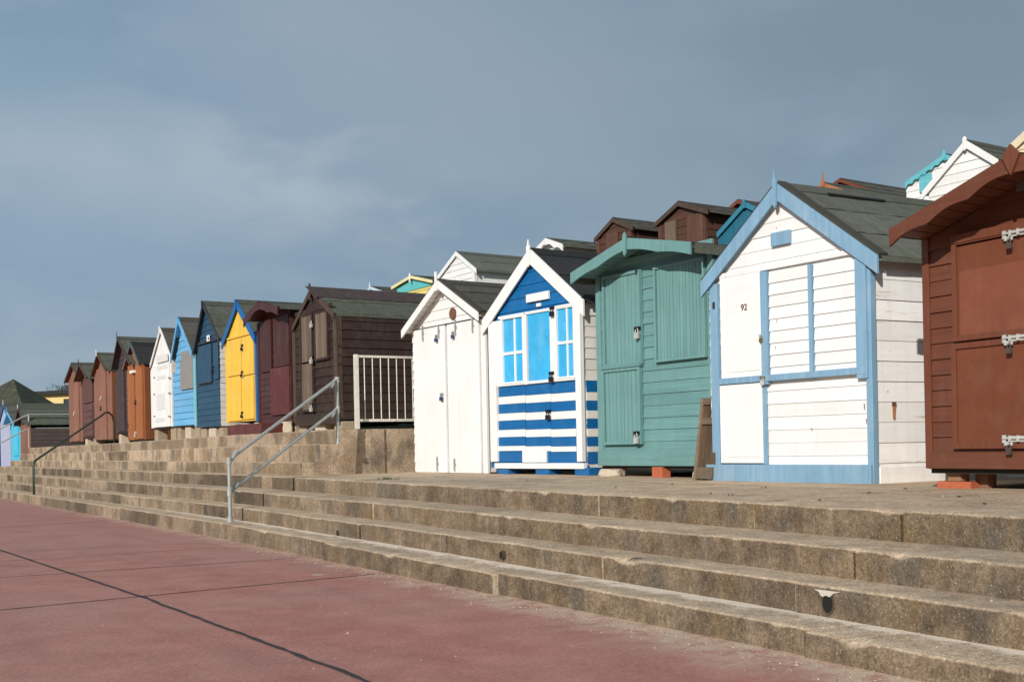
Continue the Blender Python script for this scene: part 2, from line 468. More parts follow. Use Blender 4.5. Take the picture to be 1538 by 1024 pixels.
    def corner(s, mat, w=.06, sides=(1, 1), off=.016, h0=None, name='corner_post'):
        for k, x in enumerate((0, s.W)):
            if not sides[k]: continue
            b = s.mb(); sg = -1 if k == 0 else 1
            h = (s.hb if h0 is None else h0); t = min(s.roofh(x), s.roofh(x-sg*w))-.04
            b.box(min(x+sg*.018, x-sg*w), max(x+sg*.018, x-sg*w), -off-.01, .004, h, t)
            b.box(min(x+sg*.0165, x), max(x+sg*.0165, x), .004, w*.8, h, t-.001)
            b.build(name, mat, s.root, bevel=.003)
    def strut(s, name, mat, a0, a1, h0, h1, d0, d1, bevel=.003, **k):
        b = s.mb(); b.box(a0, a1, d0, d1, h0, h1); return b.build(name, mat, s.root, bevel=bevel, **k)

# ================================================================== SETTING
def concrete():
    m, nt, b = new_mat('step_concrete'); g = G(nt)
    uv = g.n('UVMap'); uv.uv_map = 'UVMap'
    co = g.n('TexCoord').outputs['Object']
    geo = g.n('NewGeometry'); nz = g.n('SeparateXYZ'); g.l(geo.outputs['Normal'], nz.inputs[0])
    sx = g.n('SeparateXYZ'); g.l(uv.outputs[0], sx.inputs[0])
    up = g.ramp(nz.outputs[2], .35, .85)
    tone = g.n('Attribute', attribute_name='tone').outputs['Fac']
    big = g.noise(co, .9, 5, .6); mid = g.noise(co, 5, 6, .68); fine = g.noise(co, 70, 4, .75)
    streak = g.noise(g.vmul(uv.outputs[0], (9, .8, 1)), 1.0, 5, .65)
    blot = g.noise(g.vmul(uv.outputs[0], (1.3, .9, 1)), 1.0, 4, .6)
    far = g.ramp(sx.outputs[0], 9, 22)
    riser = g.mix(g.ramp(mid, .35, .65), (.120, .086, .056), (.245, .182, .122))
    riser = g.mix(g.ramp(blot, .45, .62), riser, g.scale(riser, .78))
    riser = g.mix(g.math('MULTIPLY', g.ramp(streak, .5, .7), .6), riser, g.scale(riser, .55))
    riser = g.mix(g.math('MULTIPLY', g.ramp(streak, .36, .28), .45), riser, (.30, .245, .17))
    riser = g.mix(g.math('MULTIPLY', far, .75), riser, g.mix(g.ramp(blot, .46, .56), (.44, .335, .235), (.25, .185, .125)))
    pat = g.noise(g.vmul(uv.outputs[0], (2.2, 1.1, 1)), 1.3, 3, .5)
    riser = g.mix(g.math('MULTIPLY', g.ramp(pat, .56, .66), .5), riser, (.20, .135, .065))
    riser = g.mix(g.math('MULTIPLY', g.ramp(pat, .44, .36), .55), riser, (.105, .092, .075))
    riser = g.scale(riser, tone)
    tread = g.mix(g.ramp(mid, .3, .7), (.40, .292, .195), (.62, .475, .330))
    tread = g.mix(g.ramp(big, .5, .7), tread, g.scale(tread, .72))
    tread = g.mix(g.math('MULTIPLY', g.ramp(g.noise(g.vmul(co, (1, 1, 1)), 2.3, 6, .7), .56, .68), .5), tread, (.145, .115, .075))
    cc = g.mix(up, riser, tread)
    # exposed aggregate: pale and dark grains
    v = g.n('TexVoronoi'); v.inputs['Scale'].default_value = 75; g.l(co, v.inputs['Vector'])
    vs = g.n('SeparateColor'); g.l(v.outputs['Color'], vs.inputs[0])
    grain = g.math('MULTIPLY', g.ramp(v.outputs['Distance'], .18, .34, 1, 0), g.ramp(vs.outputs[0], .80, .84))
    cc = g.mix(g.math('MULTIPLY', grain, .6), cc, (.50, .44, .35))
    dark = g.math('MULTIPLY', g.ramp(v.outputs['Distance'], .2, .4, 1, 0), g.ramp(vs.outputs[1], .78, .82))
    cc = g.mix(g.math('MULTIPLY', dark, .6), cc, (.05, .036, .024))
    fin2 = g.noise(co, 26, 5, .8)
    cc = g.scale(cc, g.math('MULTIPLY', g.math('MULTIPLY_ADD', fine, 2.2, -.1, clamp=False), g.math('MULTIPLY_ADD', fin2, 1.7, .15)))
    ws = g.n('SeparateXYZ'); g.l(co, ws.inputs[0])
    pp = g.math('ADD', g.math('MULTIPLY', ws.outputs[0], NX), g.math('MULTIPLY', ws.outputs[1], NY))
    pp = g.math('ADD', pp, g.math('MULTIPLY_ADD', mid, .35, -.175))
    pp = g.math('ADD', pp, g.math('MULTIPLY_ADD', g.noise(co, 3.5, 6, .8), .5, -.25))
    sd_ = g.math('MULTIPLY', g.math('MULTIPLY', g.ramp(pp, 4.50, 4.60), g.ramp(ws.outputs[2], .22, .24, 1, 0)), up)
    cc = g.mix(g.math('MULTIPLY', sd_, .85), cc, g.scale((.85, .73, .60), g.math('MULTIPLY_ADD', fine, 1.0, .5)))
    g.l(cc, b.inputs['Base Color']); b.inputs['Roughness'].default_value = .93; b.inputs['Specular IOR Level'].default_value = .2
    h = g.math('ADD', g.math('MULTIPLY', fine, .6), g.math('ADD', g.math('MULTIPLY', mid, 1.5), g.math('MULTIPLY', grain, .4)))
    g.bump(h, .55, .012, b)
    return m
CONC = concrete()

def lerp_tab(tab, r):
    if r <= tab[0][0]: return tab[0][1]+(r-tab[0][0])*((tab[1][1]-tab[0][1])/(tab[1][0]-tab[0][0]))*.3
    for (a, x), (b, y) in zip(tab, tab[1:]):
        if r <= b: return x+(y-x)*(r-a)/(b-a)
    return tab[-1][1]
HT = {0: [(0, 1.10), (1, 1.10)],
      1: [(3.1, .972), (9.5, .925), (14.2, .905), (44, .905)],
      2: [(3.4, .805), (10.1, .760), (15.5, .737), (44, .735)],
      3: [(3.6, .634), (10.8, .585), (16.6, .556), (44, .54)],
      4: [(4.0, .442), (11.9, .397), (18.1, .364), (44, .345)],
      5: [(15, .180), (19, .177), (28, .160), (44, .155)],
      6: [(15, -.085), (20, -.092), (30, -.062), (44, -.06)],
      7: [(15, -.305), (21, -.305), (31, -.275), (44, -.27)]}
P0 = {1: 4.28, 2: 4.66, 3: 5.02, 4: 5.58, 5: 6.02, 6: 6.32, 7: 6.62}
REND, LEND = 16.4, 43.75
def pz(i, r): return P0[i]-max(0, r-16)*.02, EYE-lerp_tab(HT[i], r)

def step_run(i, r0, r1, pback, mat, zback=None):
    """one step: riser, worn nosing and tread, with irregular shutter joints"""
    joints = []; q = r0+random.uniform(.3, 1.5)
    while q < r1:
        if not (i == 1 and 2.9 < q < 9.2): joints.append(q)
        q += random.choice((1.25, 1.3, 1.9, 2.4, 3.1))
    if i == 1: joints = sorted(joints+[4.36, 7.55])
    rs = []; r = r0
    while r < r1: rs.append(r); r += .035 if r < 9 else (.06 if r < 17 else .14)
    rs.append(r1)
    for j in joints: rs += [j-.005, j, j+.005]
    jt = {j: random.choice((0, 0, 1, 1, 2)) for j in joints}
    rs = sorted(set(rs)); rs = [r for r in rs if r0 <= r <= r1]
    m = MB(); uv = []; tone = random.uniform(.85, 1.1); rows = []
    offs = [(random.uniform(-.012, .012)*(1.8 if i == 1 else 1), random.uniform(-.005, .005)) for _ in range(len(joints)+1)]
    for r in rs:
        p, z = pz(i, r); zb = pz(i-1, r)[1] if i > 1 else 0.0
        near = min([abs(r-j) for j in joints] or [9])
        groove = .010 if (near < .004 and jt[min(joints, key=lambda j: abs(r-j))] == 0) else 0.0
        n1 = noise.noise(Vector((r*2.1, i*7.3, 0))); n2 = noise.noise(Vector((r*9, i*3.1, 4))); n3 = noise.noise(Vector((r*30, i, 9)))
        dm = 1.0 if r < 10 else .45
        jn = sum(1 for j in joints if j < r); op, oz_ = offs[jn]; 
        if i == 1 and 2 < r < 11: op, oz_ = (-.028, -.004) if r < 4.36 else ((.008, .004) if r < 7.55 else (-.03, -.008))
        if r > 12: op *= .5; oz_ *= .6
        n4 = noise.noise(Vector((r*3.3, i*5.7, 20)))
        chip = (max(0, n2-.25)*.045+max(0, n3-.25)*.022+max(0, n4-.34)*.22)*dm+.006+(.006 if near < .02 else 0)
        w = n1*.009+groove+op
        zz = z+n1*.004+n3*.0015+oz_
        pb, zk = pback(r), (zback(r) if zback else z)
        prof = [(p+w*.6, zb-.05), (p+w, zb+.02+n3*.004), (p+w+n3*.002, (z+zb)/2), (p+w, zz-.014-chip*.5), (p+w+chip*.35, zz-.004-chip*.3), (p+.014+chip+w, zz)]
        for k in range(1, 7):
            t = k/6; prof.append((p+.02+(pb-p-.02)*t, zz+(zk-zz)*t+ .003*noise.noise(Vector((r*3, k*1.7+i, 2)))))
        i0 = len(m.v); L = 0
        for k, (pp, z_) in enumerate(prof):
            m.v.append(tuple(W(r, pp, z_)))
            if k: L += math.hypot(pp-prof[k-1][0], z_-prof[k-1][1])
            uv.append((r, L+i*1.3))
        rows.append(i0)
    n = 12; nj = 0
    for a, b_, ra, rb in zip(rows, rows[1:], rs, rs[1:]):
        while nj < len(joints) and joints[nj] <= ra+1e-6:
            nj += 1; lv = {7: 1.18, 6: 1.1, 5: 1.05}.get(i, .84 if ra > 13 else 1.0); tone = lv*random.choice((random.uniform(.55, .72), random.uniform(.9, 1.15), random.uniform(.95, 1.15), random.uniform(.95, 1.15))) if (ra > 13 and i < 7) else random.uniform(.88, 1.10)
        gap = bool(nj < len(joints) and joints[nj]-ra < .0055 or (nj and ra-joints[nj-1] < .004)); jk = jt[min(joints, key=lambda j: abs(ra-j))] if joints else 0
        for k in range(n-1):
            m.f.append((b_+k, a+k, a+k+1, b_+k+1)); m.t.append(((.35, 2.3, .7)[jk] if ra < 13 else (.8, 1.3, 1.0)[jk]) if (gap and k < 5) else tone)
    m.uv = uv
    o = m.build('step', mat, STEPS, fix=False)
    for pl in o.data.polygons: pl.use_smooth = True
    return o
STEPS = bpy.data.objects.new('concrete_steps', None); col.objects.link(STEPS); struct(STEPS)
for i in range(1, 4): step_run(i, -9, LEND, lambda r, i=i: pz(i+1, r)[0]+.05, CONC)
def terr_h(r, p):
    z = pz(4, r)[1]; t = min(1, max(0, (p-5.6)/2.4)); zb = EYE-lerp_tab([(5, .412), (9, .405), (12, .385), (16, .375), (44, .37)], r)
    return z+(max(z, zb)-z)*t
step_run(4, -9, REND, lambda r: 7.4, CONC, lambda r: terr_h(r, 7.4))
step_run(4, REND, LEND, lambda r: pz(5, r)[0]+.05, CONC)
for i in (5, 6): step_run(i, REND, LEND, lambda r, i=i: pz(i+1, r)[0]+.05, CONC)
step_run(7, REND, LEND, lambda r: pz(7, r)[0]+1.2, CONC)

def grid(name, mat, rs, ps, zf, kind='structure', nz=0.0, label=None, parent=None):
    m = MB(); uv = []
    for r in rs:
        for p in ps:
            v = W(r, p, zf(r, p)); v.z += nz*noise.noise(Vector((r*1.3, p*1.3, 3)))
            m.v.append(tuple(v)); uv.append((r, p))
    n = len(ps)
    for a in range(len(rs)-1):
        for b in range(n-1):
            m.f.append(((a+1)*n+b, a*n+b, a*n+b+1, (a+1)*n+b+1)); m.t.append(1.0)
    m.uv = uv
    o = m.build(name, mat, parent, fix=False)
    if kind: o['kind'] = kind
    return o
def lin(a, b, n): return [a+(b-a)*k/n for k in range(n+1)]

def terrace_mat():
    m, nt, b = new_mat('terrace_concrete'); g = G(nt)
    co = g.n('TexCoord').outputs['Object']; uv = g.n('UVMap'); uv.uv_map = 'UVMap'
    a = g.noise(co, 3, 6, .7); f_ = g.noise(co, 60, 4, .75); s_ = g.noise(g.vmul(uv.outputs[0], (.9, 7, 1)), 1.0, 5, .65)
    cc = g.mix(g.ramp(a, .35, .68), (.44, .315, .205), (.66, .49, .335))
    cc = g.mix(g.math('MULTIPLY', g.ramp(s_, .53, .66), .5), cc, (.33, .20, .135))
    cc = g.scale(cc, g.math('MULTIPLY_ADD', f_, 1.5, .25))
    g.l(cc, b.inputs['Base Color']); b.inputs['Roughness'].default_value = .95; b.inputs['Specular IOR Level'].default_value = .15
    g.bump(g.math('ADD', f_, g.math('MULTIPLY', a, 2)), .5, .01, b)
    return m
TERR = terrace_mat()
grid('lower_terrace', TERR, lin(-9, REND, 60), [7.39, 7.41]+lin(7.6, 12.2, 12), lambda r, p: terr_h(r, p)+(.0 if p < 7.4 else .004), nz=.006)
grid('upper_terrace', TERR, lin(REND+.02, LEND-.02, 60), lin(7.0, 12.2, 12), lambda r, p: pz(7, r)[1]+.004)

# stepped end walls of the upper flight (right end faces the lower terrace)
def end_wall(r, sgn, ztop0, levels, pend, name, parts):
    m = MB(); uv = []
    prof = []
    for k, i in enumerate(levels):
        p, z = pz(i, REND if sgn < 0 else LEND)
        prof += [(p+.006, z-.2 if k else ztop0), (p+.006, z-.002)]
        pn = pz(levels[k+1], r)[0] if k+1 < len(levels) else pend
        prof.append((pn+.006, z-.002))
    pts = prof
    # split into vertical slices for texture and slight unevenness
    P = sorted(set([q[0] for q in pts])); 
    def top(p):
        z = ztop0
        for i in levels:
            pi, zi = pz(i, REND if sgn < 0 else LEND)
            if p >= pi+.006-1e-6: z = zi-.002
        return z
    slices = []
    a = pz(levels[0], r)[0]+.006
    edges = [pz(i, r)[0]+.006 for i in levels]+[pend]
    for e0, e1 in zip(edges, edges[1:]):
        n = max(1, int((e1-e0)/.25))
        for k in range(n):
            slices.append((e0+(e1-e0)*k/n, e0+(e1-e0)*(k+1)/n))
    for p0, p1 in slices:
        z1 = top((p0+p1)/2); nz = 6
        for k in range(nz):
            za, zb = ztop0-.08+(z1-ztop0+.08)*k/nz, ztop0-.08+(z1-ztop0+.08)*(k+1)/nz
            t = 1.2 if p1 < parts else .95
            q = [W(r, p0, za), W(r, p1, za), W(r, p1, zb), W(r, p0, zb)]
            m.quad(q, t); uv += [(p0+19, za), (p1+19, za), (p1+19, zb), (p0+19, zb)]
    m.uv = uv
    o = m.build(name, CONC, STEPS, fix=False)
end_wall(REND, -1, EYE-.40, [5, 6, 7], 12.2, 'end_wall', 7.35)
end_wall(LEND, 1, .28, [4, 5, 6, 7], 12.2, 'end_wall', 7.0)
# raised joint where the wall was extended
m = MB(); a = W(REND-.012, 7.36, .66); b_ = W(REND-.012, 7.385, .66)
for p in (7.36,):
    q = [W(REND-.01, p, .66), W(REND-.01, p+.02, .66), W(REND+.01, p+.02, .66), W(REND+.01, p, .66)]
    m.hexa([tuple(v) for v in q]+[(v.x, v.y, 1.395) for v in q], .6)
m.uv = [(0, 0)]*len(m.v); m.build('wall_joint', CONC, STEPS)

# drain holes in the second riser: short pipes with a dark bore
HOLE = plain('drain_dark', (.012, .010, .008), .95); PIPE = plain('drain_clay', (.07, .052, .036), .95)
for px, py, rad, deep in ((509, 800, .022, 0), (756, 833, .026, 0), (1247, 905, .036, 1)):
    d = ray(px, py); p = pz(2, 8)[0]
    t = p/(d.x*NX+d.y*NY); v = Vector((0, 0, EYE))+d*t
    ax = Vector((NX, NY, 0))
    m = MB(); m.tube([v-ax*.020, v+ax*.03], rad*1.22, 20); m.v = [(x, y, v.z+(z-v.z)*(1.45 if deep else 1.1)) for x, y, z in m.v]; m.build('drain_rim', PIPE, STEPS, smooth=False)
    m = MB(); m.tube([v-ax*.0215, v-ax*.0205], rad, 20); m.v = [(x, y, v.z+(z-v.z)*(1.45 if deep else 1.1)) for x, y, z in m.v]; m.build('drain_hole', HOLE, STEPS)
    if deep:   # pale mortar patch above the big drain
        m = MB(); t_ = Vector((-NY, NX, 0)); z = v.z
        zt = pz(2, 4)[1]
        pts = [(-.10, zt-.012), (-.06, zt-.026), (-.045, zt-.045), (-.03, zt-.05), (-.012, zt-.04), (.02, zt-.046), (.035, zt-.034), (.05, zt-.024), (.10, zt-.012)]
        m.quad([tuple(Vector((v.x, v.y, 0))-ax*.024+t_*(-a)+Vector((0, 0, zz))) for a, zz in pts]); m.build('mortar_patch', plain('pale_mortar', (.52, .47, .40), .95, var=.3, sc_=30), STEPS)

def promenade_mat():
    m, nt, b = new_mat('red_asphalt'); g = G(nt)
    co = g.n('TexCoord').outputs['Object']; uv = g.n('UVMap'); uv.uv_map = 'UVMap'
    sp = g.n('SeparateXYZ'); g.l(uv.outputs[0], sp.inputs[0])
    big = g.noise(co, .45, 5, .6); mid = g.noise(co, 2.6, 6, .68); fine = g.noise(co, 120, 3, .8)
    cc = g.mix(g.ramp(mid, .32, .7), (.38, .152, .118), (.51, .238, .190))
    cc = g.mix(g.math('MULTIPLY', g.ramp(big, .42, .64), .55), cc, (.44, .255, .215))
    cc = g.mix(g.math('MULTIPLY', g.ramp(g.noise(g.vmul(uv.outputs[0], (.25, 1.6, 1)), 1.0, 5, .6), .5, .72), .4), cc, (.26, .105, .090))
    far = g.ramp(sp.outputs[0], 6, 20); cc = g.mix(g.math('MULTIPLY', far, .45), cc, (.37, .20, .175))
    v = g.n('TexVoronoi'); v.inputs['Scale'].default_value = 70; g.l(co, v.inputs['Vector'])
    vs = g.n('SeparateColor'); g.l(v.outputs['Color'], vs.inputs[0])
    gr = g.math('MULTIPLY', g.ramp(v.outputs['Distance'], .15, .35, 1, 0), g.ramp(vs.outputs[0], .80, .85))
    cc = g.mix(g.math('MULTIPLY', gr, .5), cc, (.42, .32, .27))
    dk = g.math('MULTIPLY', g.ramp(v.outputs['Distance'], .2, .4, 1, 0), g.ramp(vs.outputs[1], .8, .85))
    cc = g.mix(g.math('MULTIPLY', dk, .5), cc, (.08, .035, .03))
    f2 = g.noise(co, 34, 5, .8)
    cc = g.scale(cc, g.math('MULTIPLY', g.math('MULTIPLY_ADD', fine, 1.3, .35), g.math('MULTIPLY_ADD', f2, 1.3, .35)))
    st_ = g.noise(co, 1.1, 3, .5)
    cc = g.mix(g.math('MULTIPLY', g.ramp(st_, .60, .72), .22), cc, (.20, .09, .075))
    pt_ = g.n('TexVoronoi'); pt_.inputs['Scale'].default_value = .9; g.l(co, pt_.inputs['Vector'])
    cc = g.mix(g.math('MULTIPLY', g.ramp(pt_.outputs['Distance'], .035, .06, 1, 0), g.ramp(mid, .45, .5)), cc, (.50, .40, .34))
    # wind-blown sand against the lowest step
    edge = g.math('ADD', sp.outputs[1], g.math('MULTIPLY_ADD', mid, .9, -.45))
    edge = g.math('ADD', edge, g.math('MULTIPLY', g.ramp(big, .3, .8), -.12))
    edge = g.math('SUBTRACT', edge, g.ramp(sp.outputs[0], 4, 11, 0, .30))
    edge = g.math('ADD', edge, g.ramp(sp.outputs[0], 16, 44, 0, .45))
    sand = g.ramp(edge, 3.62, 4.12); sand = g.math('MULTIPLY', sand, g.ramp(g.noise(co, 5, 6, .8), .38, .52))
    curve = g.ramp(sp.outputs[0], 16, 44, 0, .5)
    cc = g.mix(g.math('MULTIPLY', sand, .95), cc, g.scale((.62, .47, .34), g.math('MULTIPLY_ADD', fine, .9, .55)))
    g.l(cc, b.inputs['Base Color']); b.inputs['Roughness'].default_value = .9; b.inputs['Specular IOR Level'].default_value = .25
    g.bump(g.math('ADD', fine, g.math('ADD', g.math('MULTIPLY', gr, .5), mid)), .5, .008, b)
    return m
PROM = promenade_mat()
prom = grid('promenade', PROM, lin(-12, 130, 80), lin(-9, 4.6, 20), lambda r, p: 0.0)
def ground_mat(name, c1, c2, sc_=1.2):
    m, nt, b = new_mat(name); g = G(nt); co = g.n('TexCoord').outputs['Object']
    a = g.noise(co, sc_, 6, .7); f_ = g.noise(co, sc_*25, 3, .7)
    g.l(g.scale(g.mix(g.ramp(a, .35, .65), c1, c2), g.math('MULTIPLY_ADD', f_, .6, .7)), b.inputs['Base Color'])
    b.inputs['Roughness'].default_value = .95; g.bump(f_, .5, .02, b); return m
m = MB(); S = 2500
m.quad([(-S, -S, -.03), (S, -S, -.03), (S, S, -.03), (-S, S, -.03)])
struct(m.build('ground', ground_mat('sandy_ground', (.26, .20, .13), (.18, .15, .09)), None))
# dark bitumen joints across and along the promenade
TAR = plain('bitumen', (.040, .032, .030), .8, var=.4, sc_=25)
def joint(a, b, w, amp=.006, step=.05):
    a = Vector(a); b = Vector(b); d = (b-a); L = d.length; d.normalize(); n_ = Vector((-d.y, d.x, 0)); m = MB(); N = int(L/step)
    for k in range(N+1):
        q = a+d*(L*k/N); s1 = noise.noise(Vector((k*step*2.5, w*50, a.x)))*amp; s2 = noise.noise(Vector((k*step*6, w*90, a.y)))*amp*.8
        m.v += [tuple(q+n_*(w/2+s1+s2)), tuple(q-n_*(w/2-s1+s2*.7))]
    for k in range(N): m.f.append((2*k, 2*k+1, 2*k+3, 2*k+2)); m.t.append(1.0)
    for k, v in enumerate(m.v): m.v[k] = (v[0], v[1], .004)
    m.build('joint', TAR, prom, fix=False)
def gp(px, py):
    d = ray(px, py); t = -EYE/d.z; return Vector((d.x*t, t, 0))
A_, B_ = gp(0, 826), gp(555, 1024)
C_ = gp(209, 895)
dd = (B_-C_).normalized(); joint(C_-dd*.0, C_+dd*7.5, .034, amp=.014, step=.03)
dd = (A_-C_).normalized(); joint(C_, C_+dd*60, .035, step=.2)
def cross(p1, p2, w, ext=4.0):
    a, b = gp(*p1), gp(*p2); d = (b-a).normalized()
    joint(b, a-d*ext, w, .006)
cross((0, 916), (562, 862), .022)
cross((5, 867), (446, 838), .020)
cross((0, 792), (159, 782), .028, 6)
cross((0, 843), (330, 822), .013)
cross((70, 826), (380, 812), .012)

# hillside terrace carrying the upper rows
GRASSY = ground_mat('rough_grass_bank', (.055, .065, .025), (.11, .10, .055), 2.0)
def hill(r, p):
    if p < 10.9: return .55
    if p < 12.2: return .6+(p-10.9)/1.3*2.8
    return 3.38+ (0 if p < 30 else -(p-30)*.3)
grid('hillside', GRASSY, lin(-6, 44.5, 50), [10.9, 11.3, 11.8, 12.2, 14, 18, 24, 30, 40], hill, nz=.05)

# ================================================================== BEACH HUTS, FRONT ROW ON THE LOWER TERRACE
# --- white and pale blue hut
W92 = wood('paint_white_fresh', (.775, .775, .76), 'x', .5, dirt=.10, spots=1.0)
W92S = wood('paint_white_weathered', (.90, .88, .85), 'y', .6, dirt=.14, wear=.03, wearc=(.55, .46, .36), spots=1.3)
PBL = wood('paint_pale_blue', (.205, .36, .50), 'z', .5, dirt=.18, spots=.8)
h = Hut('beach_hut', 'large white beach hut with pale blue trim and the number 92 on its door', 1069, 1313, 10.5, -400, .405, depth=2.3, dvp=3900)
h92 = h
h.setroof((1168, 276), (1055, 424), (1320, 384), None, (1313, 726))
h.shell(W92, W92S, bw=.128, lap=.009, sbw=.185)
h.roof(FELT_GREY, PBL, bw=.165, courses=3, back=.15, verge=FELT_BROWN)
h.finial(PBL, 250, 312, .055, 'spike', px=1166)
# gable bead
h.panel('door', wood('paint_white_door', (.79, .79, .775), 'z', .45, dirt=.08), 1084, 1146, 419, 569, .02, .03, label=None)
h.panel('door_panel', W92, 1091, 1140, 431, 560, .05, .006, bevel=.003)
h.panel('door', MATS['paint_white_door'], 1084, 1151, 579, 695, .02, .03)
h.panel('door_panel', W92, 1092, 1143, 591, 686, .05, .006)
h.panel('shutter', W92, 1156, 1217, 408, 570, .018, .022, hboards=9, tone=.04)
h.panel('shutter', W92, 1223, 1289, 397, 568, .018, .022, hboards=9, tone=.04)
h.panel('trim', PBL, 1146, 1156, 409, 578, .02, .045)
h.panel('trim', PBL, 1217, 1223, 398, 569, .02, .040)
h.panel('trim', PBL, 1085, 1307, 569, 578, .022, .050)
h.panel('trim', PBL, 1149, 1153, 579, 697, .02, .038)
h.panel('corner_post', PBL, 1069, 1083, 428, 722, .016, .034)
h.panel('corner_post', PBL, 1289, 1307, 386, 569, .016, .052)
h.panel('corner_post', PBL, 1305, 1313.5, 569, 706, .016, .034)
m = h.mb(); m.box(h.W-.03, h.W+.022, -.045, .02, h.hb, h.roofh(h.W)-.1); m.build('corner_post', PBL, h.root, bevel=.004)
h.panel('base_board', PBL, 1067, 1315, 697, 723, .02, .060, bevel=.006)
h.panel('header', W92, 1083, 1289, 412, 419, .016, .03)
h.panel('vent_plate', DARKIN, 1070.5, 1073.5, 454, 464, .052, .006, bevel=0)
h.panel('nameplate', PBL, 1160, 1188, 351, 371, .02, .025)
# number 92
def text(hut, s_, px, py, hgt, off, mat, name='number', bold=.004):
    cu = bpy.data.curves.new(name, 'FONT'); cu.body = s_; cu.size = hgt*1.4; cu.extrude = .0015; cu.offset = bold*.4; cu.align_x = 'CENTER'
    tmp = bpy.data.objects.new('tmp', cu); me = bpy.data.meshes.new_from_object(tmp); bpy.data.objects.remove(tmp)
    me.materials.clear(); me.materials.append(mat)
    a_ = me.attributes.new('tone', 'FLOAT', 'FACE')
    for d_ in a_.data: d_.value = 1.0
    o = bpy.data.objects.new(name, me); col.objects.link(o); o.parent = hut.root
    a, z = hut.L(px, py, off); o.location = (a+0.0, -off, z); o.rotation_euler = (R(90), 0, 0); return o
NUMR = plain('number_red_brown', (.14, .045, .03), .5)
text(h, '92', 1117, 466, .064, .0575, NUMR)
h.padlock(1144, 508, .055, .9, BRASS, BRIGHT); h.padlock(1146, 572, .075, .9, BRIGHT, BRASS)
RUST = plain('rust_stain', (.36, .16, .07), .9, var=.5, sc_=30)
for (px, py, sx_, sz_) in ((1297, 612, .012, .05), (1300, 628, .010, .06)):
    a, z = h.L(px, py, .052); m = h.mb(); m.quad([(a-sx_, -.0525, z), (a+sx_, -.0525, z), (a+sx_*.5, -.0525, z+sz_)], 1.0)
m = h.mb()
for (px, py, sx_, sz_) in ((1297, 606, .006, .06), (1300, 628, .006, .05), (1218, 642, .005, .03), (1293, 560, .005, .05), (1168, 480, .004, .035), (1166, 520, .004, .03), (1299, 703, .006, .04), (1165, 341, .008, .01)):
    a, z = h.L(px, py, .03); dd0 = -.0225 if not (397 < py < 570 and px < 1290 and px > 1156) else -.043
    m.quad([(a-sx_, dd0, z), (a+sx_, dd0, z), (a+sx_*.4, dd0, z-sz_), (a-sx_*.5, dd0, z-sz_*.8)], random.uniform(.7, 1.3))
m.build('rust_stain', RUST, h.root, fix=False)
a, z = h.W, h.L(1313, 607)[1]
m = h.mb(); y = .22
m.quad([(a+.019, y-.02, z-.02), (a+.019, y+.035, z-.02), (a+.02, y+.035, z+.02), (a+.02, y-.02, z+.02)], .45)
m.quad([(a+.0185, y-.012, z-.13), (a+.0185, y+.02, z-.14), (a+.019, y+.028, z-.02), (a+.019, y-.015, z-.02)], 1.2)
m.build('rust_stain', RUST, h.root, fix=False)
h.strut('base_board', W92S, h.W-.01, h.W+.03, .06, h.depth, .085, .02, 0) if False else None
m = h.mb(); m.box(h.W+.001, h.W+.028, .03, h.depth, h.hb-.06, h.hb+.15); m.build('base_board', W92S, h.root, bevel=.004)
# patches of lifted felt
m = h.mb(); (xa, ha), (xt, ht) = h.ap, h.rt
def on_roof(h, t, y, l=.012, side=1):
    (xa, ha) = h.ap; (xt, ht) = h.rt if side > 0 else h.lt
    return (xa+(xt-xa)*t+l*.6*side, y, ha+(ht-ha)*t+l)
m.hexa([on_roof(h, .10, .45, .010), on_roof(h, .10, 1.25, .010), on_roof(h, .125, 1.2, .010), on_roof(h, .125, .45, .010),
        on_roof(h, .10, .45, .022), on_roof(h, .10, 1.25, .020), on_roof(h, .125, 1.2, .020), on_roof(h, .125, .45, .022)], .55)
m.build('felt_batten', FELT_DARK, h.root)

# --- teal hut
TEAL = wood('paint_teal', (.140, .285, .282), 'x', .5, dirt=.22)
TEALZ = wood('paint_teal_boards', (.150, .302, .296), 'z', .5, dirt=.22)
h = Hut('beach_hut', 'sea green beach hut with wavy bargeboard and two grooved shutters', 901, 1075, 12.47, -350, .385, depth=2.3)
ht_ = h
h.setroof((942, 358), (859, 411), (1039, 364), None, (901, 697))
h.shell(TEAL, TEAL, bw=.135, lap=.012)
h.roof(FELT_GREY, TEALZ, bw=.125, scallop=2, courses=2, under=TEAL, back=.15, sc_amp=.13, drape=.11)
h.finial(TEALZ, 347, 384, .06, 'spike', px=941)
h.corner(TEALZ, .075)
h.panel('door', TEALZ, 911, 963, 421, 549, .022, .022, boards=9, gap=.006)
h.frame('door_frame', TEALZ, 908, 966, 417, 553, .015, .05, .035)
h.panel('door', TEALZ, 911, 963, 560, 665, .022, .022, boards=9, gap=.006)
h.frame('door_frame', TEALZ, 908, 966, 556, 668, .015, .05, .035)
h.panel('trim', TEAL, 906, 966, 550, 556, .02, .06)
h.panel('shutter', TEALZ, 988, 1059, 405, 541, .022, .022, boards=14, gap=.006)
h.frame('shutter_frame', TEALZ, 985, 1063, 402, 545, .015, .05, .03)
h.panel('base_board', TEAL, 901, 1074, 676, 699, .016, .035, bevel=.005)
h.panel('header', TEALZ, 903, 1073, 398, 409, .012, .03)
SILV = galvanised('padlock_silver', (.5, .5, .48))
h.padlock(958, 500, .07, 1.5, SILV); h.padlock(957, 657, .07, 1.5, SILV)

